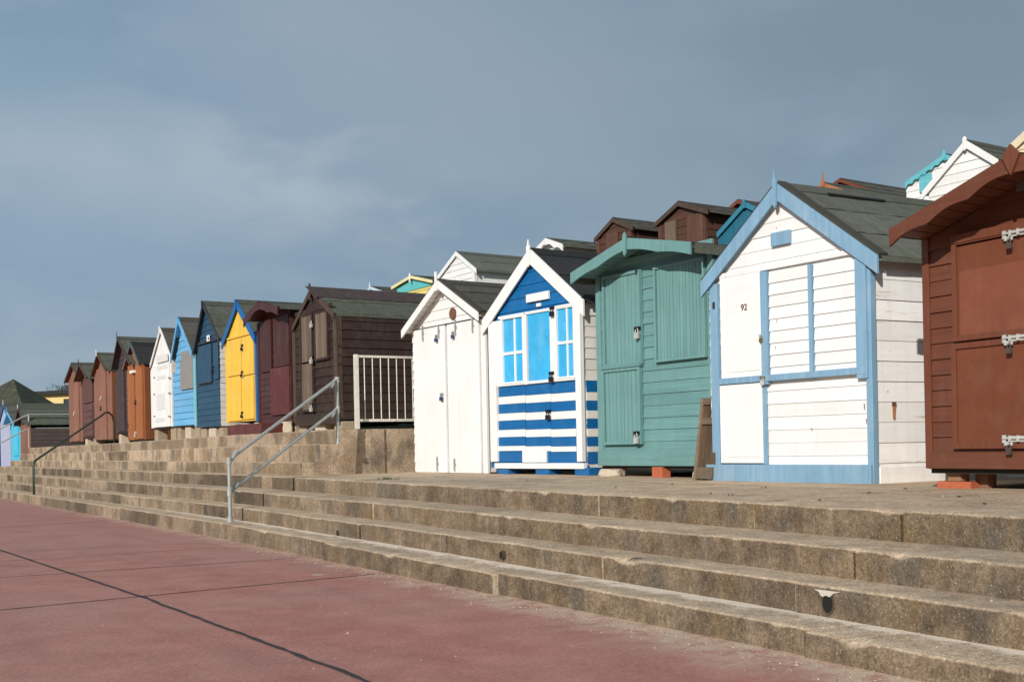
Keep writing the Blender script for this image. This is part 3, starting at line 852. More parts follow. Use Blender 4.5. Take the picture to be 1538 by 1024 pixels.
# --- blue and white striped hut
NAVYB = wood('paint_royal_blue', (.006, .120, .33), 'x', .42, dirt=.12)
SKY = wood('paint_sky_blue', (.045, .40, .72), 'd', .22, dirt=.08)
WH = wood('paint_white', (.80, .79, .77), 'z', .5, dirt=.12)
WHX = wood('paint_white_boards', (.80, .79, .77), 'x', .5, dirt=.14)
WHY = wood('paint_white_side', (.76, .72, .66), 'y', .6, dirt=.25, spots=1)
h = Hut('beach_hut', 'beach hut with royal blue and white stripes below sky blue windows', 737, 877, 14.42, -500, .385, depth=2.2)
hb_l = h
h.setroof((797, 374), (726, 482), (878, 451), None, (877, 702))
h.clad_front(NAVYB, bw=.16, lap=.012)
zmid = h.L(877, 571)[1]; zlow = h.L(877, 690)[1]
for sd in (-1, 1):
    h.clad_side(WHY, sd, bw=.135)
# stripes: each board band a shade of its own
def stripe_y(k): return 580+k*12.35*1.0
bands = [(580, 596, 1), (596, 607.5, 0), (607.5, 621, 1), (621, 632, 0), (632, 645.5, 1), (645.5, 656.5, 0), (656.5, 669.5, 1), (669.5, 677, 0), (677, 693, 1)]
for y0, y1, bl in bands:
    for (xa_, xb_) in ((750, 790), (790.7, 828), (828.7, 866)):
        sl = lambda x, y: y+(x-750)*(-.077+(y-580)*.00095)
        h.panel('stripe_board', NAVYB if bl else WHX, xa_, xb_, sl(xa_, y0)+.4, sl(xa_, y1), .014, .012, bevel=.002)
    a0, z1 = h.L(877, y0-9+(y0-580)*.11); _, z0 = h.L(877, y1-9+(y1-580)*.11)
    m = h.mb(); m.box(h.W+.0, h.W+.022, .03, h.depth, z0+.002, z1); m.build('stripe_board', NAVYB if bl else WHY, h.root)
h.panel('wall_board', WH, 738, 757, 484, 579, .012, .03)
h.panel('corner_post', WH, 737, 749, 488, 693, .012, .045)
h.panel('corner_post', WH, 867, 877.5, 455, 693, .014, .055)
m = h.mb(); m.box(h.W+.002, h.W+.012, -.06, .025, h.L(877, 692)[1], h.roofh(h.W)-.08); m.build('corner_post', WH, h.root, bevel=.003)
h.panel('header', WH, 752, 868, 476, 480, .016, .045)
for (x0, x1, yt, yb, nm) in ((757, 790, 479, 577, 'window'), (838, 866.5, 461, 569, 'window')):
    w = h.panel(nm, SKY, x0, x1, yt, yb, .016, .02)
    h.frame('window_frame', WH, x0-1, x1+1, yt-1, yb+1, .017, .05, .028, parent=w)
    xm = (x0+x1)/2+1; ym = (yt+yb)/2+(3 if x0 < 800 else 0)
    h.panel('glazing_bar', WH, xm-1.3, xm+1.3, yt, yb, .03, .025, parent=w)
    h.panel('glazing_bar', WH, x0, x1, ym-2.2+1, ym+2.2+1, .03, .022, parent=w)
h.panel('door', SKY, 794.5, 829, 469, 574, .016, .024)
h.panel('trim', WH, 790, 794.5, 470, 578, .016, .045)
h.panel('trim', WH, 829, 838, 463, 572, .016, .045)
h.panel('trim', WH, 750, 867, 577, 581, .016, .042)
h.panel('sign', WH, 792.5, 826, 443, 455, .02, .03)
h.panel('plate', WH, 807, 813, 456, 461, .02, .02)
h.panel('vent_plate', WHX, 786, 822, 674, 694, .03, .02)
h.panel('base_board', WH, 748, 882, 695, 703, .014, .06, bevel=.004)
h.roof(FELT_DARK, WH, bw=.20, courses=2, under=WH, back=.12)
h.finial(WH, 358, 400, .07, 'spike', px=797)
h.padlock(830, 468, .065, 1.4); h.padlock(829, 566, .065, 1.4); h.padlock(824, 623, .04, 1.4)
for (x0, x1) in ((749, 765), (806, 826), (865, 886)):
    a0, a1, z0, z1 = h.rect(x0, x1, 702, 714, .03); m = h.mb(); m.box(a0, a1, -.05, .16, .0, h.hb); m.build('foot_block', NAVYB, h.root, bevel=.006)

# --- all white hut with tall doors
h = Hut('beach_hut', 'plain white beach hut with tall plank doors and round brown plaque', 622, 733, 16.14, -400, .375, depth=2.3)
hw = h
WD = wood('paint_white_doors', (.79, .79, .77), 'z', .5, dirt=.10)
h.setroof((658, 421), (604.5, 497), (719, 469), None, (622, 707))
h.shell(WHX, WHX, bw=.14)
h.roof(FELT_BROWN, WH, bw=.12, courses=3, under=WH, back=.12, verge=FELT_BROWN)
h.finial(WH, 407, 436, .05, 'box', px=657)
h.panel('door', WD, 624, 673, 497, 708.5, .016, .035, boards=3, gap=.004, tone=.02)
h.panel('door', WD, 674, 724, 488, 709.5, .016, .035, boards=3, gap=.004, tone=.02)
h.panel('corner_post', WD, 724.5, 733.5, 480, 710.5, .012, .035)
a, z = h.L(680, 471, .02); m = h.mb(); m.tube([(a, -.014, z), (a, -.032, z)], .085, 28); m.build('plaque', plain('brown_plaque', (.17, .075, .045), .6), h.root)
for px, y0, y1 in ((635, 489, 513), (659, 487, 508), (684, 480, 504), (710, 478, 500), (657, 685, 708), (683, 688, 708)):
    a, z1 = h.L(px, y0, .055); _, z0 = h.L(px, y1, .055); m = h.mb()
    m.box(a-.012, a+.012, -.062, -.050, z0, z1); m.tube([(a, -.072, z0+.02), (a, -.072, z1-.01)], .008, 8)
    m.box(a-.03, a+.03, -.060, -.050, (z0+z1)/2-.02, (z0+z1)/2+.02); m.build('bolt', STEEL, h.root)
LOCKB = plain('lock_blue', (.03, .05, .14), .35)
h.padlock(656, 508, .06, 1.2, LOCKB, BRIGHT); h.padlock(681, 503, .06, 1.2, LOCKB, BRIGHT); h.padlock(664, 596, .06, 1.3, LOCKB, BRIGHT)
h.panel('shadow_gap', DARKIN, 624, 724, 495.6, 497, .016, .040, bevel=0)  # dark strip painted in for the shadow gap above the doors

# --- red brown hut at the right edge
RB = wood('stain_red_brown', (.140, .046, .024), 'x', .55, dirt=.12)
RBZ = wood('stain_red_brown_posts', (.155, .050, .026), 'z', .55, dirt=.12)
PLY = wood('stain_panel', (.165, .050, .023), 'd', .6, dirt=.12, gs=.6)
PLY2 = wood('stain_panel_pale', (.205, .066, .036), 'd', .6, dirt=.15, gs=.6)  # paler colour for the lower half of the upper door
h = Hut('beach_hut', 'red brown stained beach hut with scalloped bargeboard, cropped by the right edge', 1394, 1830, 14575/1980., -150, .41, depth=2.3)
hr_ = h
h.setroof((1523, 232), (1338, 346), (1716, 150), .42, (1399, 703))
h.rt = (2*h.ap[0]-h.lt[0], h.lt[1])
h.shell(RB, RB, bw=.125, lap=.014)
h.roof(FELT_BROWN, RB, bw=.12, scallop=3, courses=2, under=RB, back=.12, sc_amp=.28)
h.finial(RBZ, 214, 262, .075, 'diamond', px=1523)
h.corner(RBZ, .05)
h.panel('door', PLY, 1438, 1640, 372, 514, .02, .022)
h.panel('door_panel', PLY2, 1441, 1640, 408, 506, .042, .006, label='paler lower half of the upper door')
h.panel('door', PLY, 1438, 1640, 519, 668, .02, .022)
h.frame('door_frame', RBZ, 1433, 1650, 362, 514, .015, .045, .045)
h.frame('door_frame', RBZ, 1433, 1650, 517, 674, .015, .045, .045)
h.panel('header', RBZ, 1433, 1650, 355, 368, .02, .05)
h.panel('base_board', RB, 1401, 1660, 680, 703, .016, .04, bevel=.004)
for py in (351, 508, 659):
    a, z = h.L(1522, py, .06); m = h.mb()
    m.box(a-.085, a-.055, -.082, -.062, z-.03, z+.03); m.box(a-.04, a+.30, -.072, -.062, z-.022, z+.022)
    m.tube([(a-.08, -.085, z+.006), (a+.28, -.085, z+.006)], .009, 10)
    for q in (-.02, .05, .12, .2): m.box(a+q, a+q+.018, -.096, -.07, z-.02, z+.026)
    m.build('door_bolt', BRIGHT, h.root, bevel=.0015)
    h.padlock(1516, py+14, .075, 1.0, plain('old_lock', (.12, .10, .08), .5, .5), BRIGHT)
h.panel('vent', plain('vent_grey', (.12, .10, .08), .8), 1528, 1550, 272, 289, .02, .02)

# ================================================================== FRONT ROW ON THE UPPER TERRACE
def row_z(px): return 16300.0/(px+330.0)
def rhut(label, xl, xr, H=-.30, **k):
    return Hut('beach_hut', label, xl, xr, row_z(xr), -330, H, **k)
# --- dark brown
DB = wood('stain_dark_brown', (.036, .021, .016), 'x', .65, dirt=.2, weather=.6)
DBZ = wood('stain_dark_brown_posts', (.075, .048, .037), 'z', .7, dirt=.2, weather=.6)
GW = wood('weathered_grey_wood', (.150, .110, .080), 'z', .8, dirt=.3, weather=1.0, wear=.4, wearc=(.06, .035, .025))
h = rhut('dark brown beach hut with weathered grey doors beside the white railing', 443, 508, depth=3.0)
hd_ = h
h.setroof((468, 432), (440, 491), (502.5, 470), None, (445, 634))
h.shell(DB, DB, bw=.15, lap=.018)
h.roof(FELT_GREEN, DBZ, bw=.10, courses=2, back=.12)
m = h.mb(); m.quad([on_roof(h, 0, -.17, .02), on_roof(h, 0, h.depth+.13, .02), on_roof(h, .42, h.depth+.13, .016), on_roof(h, .42, -.17, .016)], 1.0)
m.build('ridge_felt', felt('felt_purple_brown', (.075, .055, .052), .05), h.root, fix=False)
h.finial(DBZ, 425, 450, .05, 'box', px=466)
h.corner(DBZ, .11, name='corner_post')
h.panel('door', GW, 454.5, 471, 477, 545, .02, .03, boards=4, tone=.2)
h.panel('door', GW, 454.5, 471, 548, 617, .02, .03, boards=4, tone=.2)
h.panel('shutter', GW, 475.5, 493, 472, 540, .02, .03, boards=4, tone=.2)
h.frame('shutter_frame', DB, 474, 495, 469, 543, .016, .045, .04)
h.frame('door_frame', DB, 453, 473, 474, 620, .016, .045, .04)
h.panel('trim', DB, 445, 499, 470, 476, .018, .03)
for py in (486, 540, 612): h.padlock(469, py, .065, 1.6, SILV)
h.panel('base_board', DB, 445, 508, 625, 640, .03, .03)
# --- maroon
MR = wood('paint_maroon', (.075, .019, .018), 'x', .5, dirt=.15); MRZ = wood('paint_maroon_boards', (.062, .022, .020), 'z', .5, dirt=.15)
MRP = wood('paint_maroon_light', (.105, .026, .024), 'd', .5, dirt=.12)
h = rhut('maroon beach hut with curved bargeboard between the yellow and dark brown huts', 390, 439)
hm = h
h.setroof((388, 453), (367, 479), (418, 460), None, (391, 640))
h.shell(MR, MR, bw=.14)
h.roof(FELT_GREEN, MRZ, bw=.15, scallop=2, courses=2, under=MR, sc_amp=.2)
h.panel('door', MRZ, 392, 409, 484, 560, .02, .03, boards=4); h.panel('door', MRZ, 392, 409, 562, 622, .02, .02, hboards=7)
h.panel('shutter', MRZ, 412, 436, 478, 552, .02, .03, boards=5)
h.panel('panel', MRP, 408, 437, 554, 624, .02, .035)
h.corner(MRZ, .07)
m = h.mb(); m.box(-.12, h.W+.02, -.62, .0, .0, h.hb+.02); m.build('porch_step', MRP, h.root, bevel=.01)
# --- yellow
YE = wood('paint_yellow', (.80, .50, .055), 'z', .45, dirt=.10); BT = wood('paint_bright_blue', (.012, .12, .36), 'x', .45, dirt=.12)
h = rhut('bright yellow beach hut with blue bargeboards and blue side', 340, 386)
hy = h
h.setroof((356, 451), (334, 513), (383.5, 503), None, (340, 635))
h.clad_front(YE, bw=.17, vert=True, lap=.010)
for sd in (-1, 1): h.clad_side(BT, sd, bw=.14)
h.roof(FELT_GREEN, BT, bw=.17, courses=2, under=BT)
h.finial(BT, 448, 462, .07, 'box', px=356)
h.panel('corner_post', BT, 383, 387, 500, 633, .012, .02)
h.panel('door', YE, 342.5, 364, 513, 566, .018, .025, boards=3, tone=.02); h.panel('door', YE, 364.6, 382.5, 507, 564, .018, .025, boards=3, tone=.02)
h.panel('door', YE, 342.5, 364, 569, 633, .018, .025, boards=3, tone=.02); h.panel('door', YE, 364.6, 382.5, 567, 630, .018, .025, boards=3, tone=.02)
h.panel('header', YE, 342, 382, 508, 511, .02, .02)
for py in (522, 562, 623): h.padlock(364, py, .05, 1.35)
# --- navy
NV = wood('paint_navy', (.020, .068, .120), 'x', .45, dirt=.15); NVZ = wood('paint_navy_boards', (.022, .070, .125), 'z', .45, dirt=.15)
NVD = wood('paint_near_black', (.025, .035, .045), 'x', .5)
h = rhut('navy blue beach hut with white plank side and small number plate', 297, 331, depth=2.2)
hn = h
h.setroof((305.5, 453), (291, 526), (330, 508), None, (297, 642))
h.clad_front(NV, bw=.13)
for sd in (-1, 1): h.clad_side(WHY, sd, bw=.13)
h.roof(FELT_GREEN, NVD, bw=.12, courses=3, under=NVD)
h.finial(NVD, 450, 462, .05, 'box', px=305.5)
h.panel('door', NVZ, 299, 319, 521, 576, .02, .03, boards=4); h.panel('shutter', NVZ, 321, 329, 518, 570, .02, .02, boards=2)
h.panel('trim', NVD, 298, 329, 515, 519, .02, .03); h.panel('trim', NVD, 299, 319, 576, 578, .02, .035)
pl = h.panel('number_plate', WH, 311, 315, 504, 513, .05, .012)
h.panel('mark', NVD, 312.2, 313.8, 506.5, 510.5, .063, .003, bevel=0, parent=pl)
h.padlock(320, 555, .05, 1.6)
# --- light blue
LB = wood('paint_light_blue', (.14, .40, .66), 'x', .45, dirt=.14); LBT = wood('paint_turquoise_trim', (.20, .50, .60), 'z', .45, dirt=.2)
GP = plain('grey_ply', (.24, .23, .22), .8, var=.2, sc_=5)
h = rhut('light blue beach hut with two grey boarded shutters', 261, 295)
hl = h
h.setroof((268, 477), (257, 538), (288.5, 528), None, (261, 640))
h.shell(LB, LB, bw=.15, lap=.02)
h.roof(FELT_BROWN, LB, bw=.12, courses=2, under=LB)
h.finial(LB, 474, 488, .05, 'box', px=268)
h.panel('shutter', GP, 273, 289, 529, 544, .02, .025); h.panel('shutter', GP, 272, 291, 543, 586, .03, .03)
h.panel('corner_post', LBT, 291.5, 295.3, 530, 640, .012, .03)
# --- narrow white
h = rhut('narrow white beach hut with steep gable and panelled door', 227.5, 259)
hs = h
h.setroof((241.5, 493), (226.5, 547), (258.5, 538), None, (227, 643))
h.shell(WH, WHY, bw=.16, vert=True)
h.roof(FELT_BROWN, WH, bw=.09, courses=2, under=WH)
h.finial(WH, 489, 500, .045, 'spike', px=241.5)
GR = plain('pale_grey', (.66, .65, .63), .6, var=.1)
h.panel('door', WD, 231, 256, 550, 642, .016, .03, boards=4, tone=.03)
for (x0, x1, yt, yb) in ((235, 252, 535, 546), (236, 252, 550, 556), (236, 250, 565, 571), (236, 248, 592, 616), (234, 248, 628, 634)): h.panel('door_panel', GR, x0, x1, yt, yb, .046, .008)  # grey of these panels paints in the shading of the door's relief
for px, py in ((232, 567), (232, 592), (232, 625), (254, 567), (254, 590), (254, 625)): 
    a, z = h.L(px, py, .05); m = h.mb(); m.box(a-.06, a+.06, -.06, -.048, z-.02, z+.02); m.build('hinge', STEEL, h.root)
# --- orange
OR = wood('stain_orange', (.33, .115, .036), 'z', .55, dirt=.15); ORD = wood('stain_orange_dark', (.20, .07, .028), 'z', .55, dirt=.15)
SLT = wood('paint_slate', (.10, .12, .13), 'x', .6)
h = rhut('orange stained beach hut with tall double plank doors', 192, 218)
ho = h
h.setroof((196.5, 514), (185, 553), (209, 545), None, (192, 661))
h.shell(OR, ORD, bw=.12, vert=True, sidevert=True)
h.roof(FELT_DARK, SLT, bw=.09, courses=2, under=RB)
h.finial(SLT, 512, 520, .05, 'box', px=196.5)
h.panel('door', OR, 193.5, 204, 550, 661, .016, .035, boards=3); h.panel('door', OR, 204.6, 216, 548, 659, .016, .035, boards=3)
h.padlock(204, 604, .055, 1.35); h.panel('lamp', WH, 199, 204, 557, 561, .05, .08)
h.padlock(204, 652, .055, 1.5, BRIGHT, BRIGHT)
# --- black
BK = wood('stain_charcoal', (.060, .040, .042), 'x', .7, dirt=.2)
h = rhut('charcoal beach hut with tall pointed finial behind the orange hut', 174, 203)
hk = h
h.setroof((177.5, 506), (168, 553), (196, 545), None, (174, 650))
h.shell(BK, BK, bw=.14); h.roof(FELT_GREEN, BK, bw=.09, courses=2, under=BK)
h.finial(SLT, 497, 512, .06, 'spike', px=177.5)
h.panel('door', BK, 176, 188, 556, 648, .016, .03, boards=3)
# --- redwood three
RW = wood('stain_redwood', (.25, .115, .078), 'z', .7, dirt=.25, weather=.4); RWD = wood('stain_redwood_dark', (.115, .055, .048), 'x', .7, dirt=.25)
h = rhut('faded redwood beach hut with pale finial and wide plank doors', 142, 169)
h1 = h
h.setroof((146.5, 530), (137, 563), (159.5, 554), None, (142, 661))
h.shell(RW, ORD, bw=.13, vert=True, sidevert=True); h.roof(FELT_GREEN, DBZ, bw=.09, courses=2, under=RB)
h.finial(GR, 524, 534, .045, 'box', px=146.5)
h.panel('door', RW, 143, 161, 556, 661, .016, .035, boards=4, tone=.1); h.padlock(152, 598, .05, 1.35, BRIGHT, BRIGHT); h.padlock(152, 613, .05, 1.35)
h = rhut('dark red beach hut with panelled front in the gap between redwood huts', 124, 141.5)
h2 = h
h.setroof((119.5, 545), (111.5, 571), (130.5, 566), None, (124, 657))
h.shell(RWD, RWD, bw=.13); h.roof(FELT_GREEN, DBZ, bw=.09, courses=2, under=RB); h.finial(DBZ, 538, 548, .05, 'spike', px=119.5)
h.panel('door', RWD, 126, 140, 570, 606, .016, .03, boards=4); h.panel('door', RWD, 126, 140, 609, 655, .016, .03, hboards=5)
h = rhut('last redwood beach hut of the upper row with reddish plank doors', 104, 123.5)
h3 = h
h.setroof((107.5, 545), (97, 573), (119, 567), None, (104, 664))
h.shell(RW, RWD, bw=.12, vert=True); h.roof(FELT_GREEN, DBZ, bw=.09, courses=2, under=RB)
h.panel('door', RW, 105, 120, 572, 663, .016, .03, boards=4, tone=.12); h.padlock(112, 621, .05, 1.35, BRIGHT, BRIGHT)

# ================================================================== HUTS BEYOND THE END OF THE STEPS
def lz(px): return 15750.0/(px+330.0)
def fhut(label, xl, xr, H=.82, **k): return Hut('beach_hut', label, xl, xr, lz(xr), -330, H, **k)
h = fhut('low dark timber beach hut side on, with long green felt roof', 30, 45, depth=3.4)
h.setroof((28, 611), (21.5, 638), (34.5, 636), None, (45, 690))
h.hb = .12; h.shell(RW, wood('stain_grey_brown', (.085, .062, .055), 'y', .7), bw=.14, vert=True); h.roof(FELT_GREEN, DBZ, bw=.09, courses=3, under=DBZ); h.finial(GR, 607, 613, .05, 'box', px=28)
CY = wood('paint_cyan', (.06, .50, .70), 'z', .45, dirt=.1); LV = wood('paint_lilac_grey', (.40, .43, .58), 'z', .5, dirt=.1)
h = fhut('small cyan beach hut below the far handrail', 16, 30)
h.setroof((11.2, 618), (4.8, 636), (19.3, 633), None, (30, 692)); h.hb = .1
h.shell(CY, CY, bw=.12, vert=True); h.roof(FELT_GREEN, LB, bw=.10, courses=2, under=LB); h.finial(LB, 611, 620, .06, 'spike', px=11.2)
h.panel('door', CY, 19, 28, 640, 684, .016, .03, boards=3)
h = fhut('lilac grey beach hut with blue gable at the far left edge', 0, 15)
h.setroof((6, 606), (-3, 640), (13, 634), None, (15, 700)); h.hb = .1
h.shell(LV, LV, bw=.12, vert=True); h.roof(FELT_GREEN, BT, bw=.10, courses=2, under=BT); h.finial(GR, 600, 608, .06, 'spike', px=6)
DKB = wood('paint_deep_navy', (.02, .03, .12), 'z', .5)
h = fhut('deep navy beach hut cut off by the left edge of the photo', -16, -1)
h.setroof((-10, 606), (-19, 640), (-4, 634), None, (-1, 700)); h.hb = .1
h.shell(DKB, DKB, bw=.12, vert=True); h.roof(FELT_GREEN, DKB, bw=.10, courses=2, under=DKB)

# ================================================================== UPPER ROWS ON THE HILLSIDE
def uhut(label, xl, xr, Zr, apex, lt, rt, wallm, trim, roofm, fo=.2, bw=.11, base=3.36, scallop=0, vp=-350, depth=2.3, vert=False, dvp=3400, sidem=None, courses=2, under=None):
    h = Hut('beach_hut', label, xl, xr, Zr, vp, EYE-base, depth=depth, dvp=dvp)
    fo = min(fo+.08, h.fit_fo(apex)) if xl > 0 else fo
    h.ap = h.L(*apex, fo); h.lt = h.L(*lt, fo); h.rt = h.L(*rt, fo); h.fo = fo; h.hb = .12
    h.shell(wallm, sidem, bw=.14, vert=vert); h.roof(roofm, trim, bw=bw, scallop=scallop, courses=courses, under=under or trim)
    return h
h = uhut('white beach hut on the hillside behind the plain white hut', 664, 717, 27.9, (685.5, 378), (655, 419), (716, 404), WHX, WH, FELT_GREY, fo=.14, depth=3.2, sidem=WHX)
h.panel('door', WD, 672, 684, 420, 470, .016, .03, boards=4); h.corner(WH, .08)
h = uhut('white fronted hut with dark felt roof peeping over the striped hut', 814, 851, 25, (820.5, 358), (806, 373), (846, 367), WHX, WH, FELT_GREEN, fo=.22, bw=.13, scallop=2, depth=3.4)
h = uhut('yellow and turquoise hut with small white finial on the hillside', 600, 652, 30.7, (617, 414), (588.5, 431), (650, 421), wood('paint_pale_yellow', (.78, .62, .20), 'x', .5), wood('trim_pale_yellow', (.80, .72, .38), 'x', .5), FELT_BROWN, fo=.25, bw=.08, under=wood('paint_turquoise', (.12, .50, .50), 'x', .5))
TQ = wood('paint_turquoise', (.12, .50, .50), 'x', .5)
a_, z_ = h.L(604, 438); a2, _ = h.L(650, 432)
m = h.mb(); zt_ = h.L(640, 431)[1]
pts = [(h.W*.02, zt_), (h.W*.98, zt_), (h.W*.98, min(h.roofh(h.W*.98)-.1, 9)), (h.ap[0], h.ap[1]-.1), (h.W*.02, h.roofh(h.W*.02)-.1)]
m.prism(pts, -.03, -.015); m.build('gable_panel', TQ, h.root)
h.finial(WH, 409, 424, .07, 'spike', px=617)
h = uhut('tiny pale blue hut on the hillside left of the yellow one', 556, 590, 33, (557, 430.5), (551, 437), (578, 438.5), wood('paint_ice_blue', (.50, .64, .74), 'x', .5), MATS['paint_ice_blue'] if 'paint_ice_blue' in MATS else WH, FELT_BROWN, fo=.15, bw=.08)
h.finial(WH, 423, 434, .05, 'spike', px=556)
BR2 = wood('stain_brown', (.080, .036, .024), 'x', .65, dirt=.2)
BR3 = wood('stain_brown_posts', (.105, .05, .033), 'z', .65, dirt=.2)
h = uhut('small dark brown hut on the hillside above the sea green hut', 903, 953, 22.9, (921, 327.5), (893, 359), (951, 340), BR2, DBZ, FELT_BROWN, fo=.13, bw=.09)
h.panel('door', BR3, 912, 930, 352, 400, .016, .03, boards=4); h.corner(BR3, .07)
h = uhut('wide brown hut on the hillside with shuttered front', 996, 1064, 21.4, (1019, 303), (982.5, 337), (1064, 315), BR2, DBZ, FELT_BROWN, fo=.13, bw=.09, depth=2.3)
h.panel('shutter', BR3, 1033, 1058, 325, 380, .016, .03, boards=4); h.panel('door', GW, 1000, 1017, 335, 400, .016, .03, boards=4); h.corner(BR3, .07)
h = uhut('dark turquoise blue hut behind the gable of hut 92', 1084, 1150, 20.0, (1119.5, 303), (1078, 350), (1150, 318), wood('paint_petrol', (.02, .13, .20), 'z', .5), wood('trim_petrol', (.035, .20, .30), 'x', .5), FELT_BROWN, fo=.2, bw=.10, vert=True)
h.finial(MATS['trim_petrol'], 299, 312, .06, 'box', px=1119.5)
h = uhut('brown roofed hut just showing behind the petrol blue gable', 1100, 1150, 26, (1108, 300.5), (1088, 318), (1138, 304), BR2, RBZ, FELT_BROWN, fo=.2, bw=.09)
TC = wood('paint_terracotta', (.42, .16, .08), 'z', .6)
h = uhut('hut with terracotta finial and long low roof behind hut 92', 1228, 1300, 21.5, (1238, 275), (1205, 298), (1310, 300), TC, TC, FELT_GREEN, fo=.15, bw=.10, depth=3.0)
h.finial(TC, 257, 281, .10, 'spike', px=1237)
h = uhut('hut with red brown ridge showing above the roof of hut 92', 1262, 1330, 24.5, (1262, 268.5), (1225, 295), (1330, 292), BR2, RBZ, FELT_BROWN, fo=.15, bw=.08, depth=3.2)
TQT = wood('trim_turquoise', (.14, .48, .55), 'x', .5)
h = uhut('white hut with scalloped turquoise bargeboards high on the hillside', 1368, 1474, 19.4, (1420, 232), (1360.5, 274), (1478, 253), WHX, TQT, FELT_GREEN, fo=.08, bw=.10, scallop=6, under=WH)
h.finial(TQT, 224, 240, .08, 'spike', px=1420); h.panel('window', TQT, 1382, 1400, 264, 290, .016, .03)
m = None
h = uhut('white gabled hut with dark roof behind the red brown hut', 1402, 1500, 17.4, (1451, 211), (1386, 289), (1500, 240), WHX, WH, FELT_GREEN, fo=.14, bw=.12, depth=2.6, scallop=0)
h.finial(WH, 204, 226, .07, 'spike', px=1451)
h = uhut('cream hut at the top right corner with only its bargeboard showing', 1535, 1650, 16.2, (1590, 150), (1517, 219), (1656, 175), wood('paint_cream', (.72, .60, .42), 'x', .5), wood('trim_cream', (.74, .62, .45), 'x', .5), FELT_GREEN, fo=.25, bw=.14)

# ================================================================== BUILDINGS FAR LEFT
SHG = plain('green_shingle', (.060, .062, .032), .9, var=.5, sc_=3)
def shingle():
    m, nt, b = new_mat('shingle_roof'); g = G(nt); co = g.n('TexCoord').outputs['Object']
    br = g.n('TexBrick'); br.inputs['Scale'].default_value = 1.4; br.inputs['Color1'].default_value = (.075, .078, .045, 1); br.inputs['Color2'].default_value = (.05, .055, .035, 1)
    br.inputs['Mortar'].default_value = (.03, .03, .02, 1); br.inputs['Mortar Size'].default_value = .04
    sw = g.n('SeparateXYZ'); g.l(co, sw.inputs[0]); cb = g.n('CombineXYZ'); g.l(g.math('ADD', sw.outputs[0], sw.outputs[1]), cb.inputs[0]); g.l(g.math('MULTIPLY', sw.outputs[2], 1.3), cb.inputs[1])
    g.l(cb.outputs[0], br.inputs['Vector']); a = g.noise(co, 1.5, 5, .6)
    g.l(g.scale(br.outputs[0], g.math('MULTIPLY_ADD', a, 1.2, .4)), b.inputs['Base Color']); b.inputs['Roughness'].default_value = .95
    return m
Y = 78.0
ap = at(20, 569, Y); c0 = at(72, 611, Y-1); bz = .3
rt = empty('pavilion', (ap.x, ap.y, bz), 0, 'building with a tall pyramid roof of green shingles at the far left', 'building')
he = c0.z-bz; hw_ = c0.x-ap.x; hp = ap.z-bz
m = MB(); 
# corner towards the camera so two faces show
q = 1.0; k_ = hw_*1.0
P = [(-k_*1.15, -k_*.55, he), (k_*.62, -k_*.95, he-.0), (k_*.98, k_*.6, he), (-k_*.9, k_*1.2, he)]
for a, b2 in zip(P, P[1:]+P[:1]): m.quad([a, b2, (0, 0, hp)])
m.build('roof', shingle(), rt)
m = MB(); 
PW = [(x*.9, y*.9) for x, y, z in P]
for a, b2 in zip(PW, PW[1:]+PW[:1]): m.quad([(a[0], a[1], 0), (b2[0], b2[1], 0), (b2[0], b2[1], he-.02), (a[0], a[1], he-.02)])
m.build('wall', wood('dark_shingle_wall', (.05, .05, .035), 'x', .9), rt)
Y = 92.0
l0 = at(46, 600, Y); l1 = at(150, 600, Y-3); zt_ = at(80, 587, Y-2).z; zf_ = at(80, 592, Y-2).z
e_ = Vector((l1.x-l0.x, l1.y-l0.y, 0)); Ln = e_.length; an = math.atan2(e_.y, e_.x)
rt = empty('flat_roofed_building', (l0.x, l0.y, .3), an, 'pale yellow flat roofed building beyond the last brown hut', 'building')
m = MB(); m.box(0, Ln, 0, 6, 0, zf_-.3); m.build('wall', plain('yellow_render', (.66, .52, .22), .8, var=.1), rt)
m = MB(); m.box(-.4, Ln+.4, -.5, 6.4, zf_-.3, zt_-.3+.05); m.build('roof', FELT_DARK, rt, bevel=.03)
wx = Ln*.50
m = MB(); m.box(wx, wx+3.4, -.05, .02, zf_-.3-1.5, zf_-.3-.35)
w_ = m.build('window', plain('dark_glass', (.03, .045, .05), .15, var=.1, spec=.6), rt)
m = MB(); 
for q in (0, 1.1, 2.25, 3.35): m.box(wx+q-.04, wx+q+.05, -.09, -.052, zf_-.3-1.5, zf_-.3-.35)
m.build('frame', plain('green_frame', (.03, .07, .05), .5), w_)
for k, (x0, x1, hh) in enumerate(((.28, .40, .55), (.42, .50, .35))):
    m = MB(); m.box(Ln*x0, Ln*x1, 1.5, 3.0, zt_-.25, zt_-.25+hh); m.box(Ln*x0+.2, Ln*x1-.2, 1.45, 1.49, zt_-.2, zt_-.3+hh, .6)
    m.build('roof_vent', plain('roof_plant_grey', (.05, .06, .07), .6), rt, bevel=.02)
m = MB(); m.tube([(Ln*.385, 2, zt_-.25), (Ln*.385, 2, zt_+.55)], [.22, .14], 12); m.build('flue', plain('white_flue', (.7, .7, .68), .5), rt)
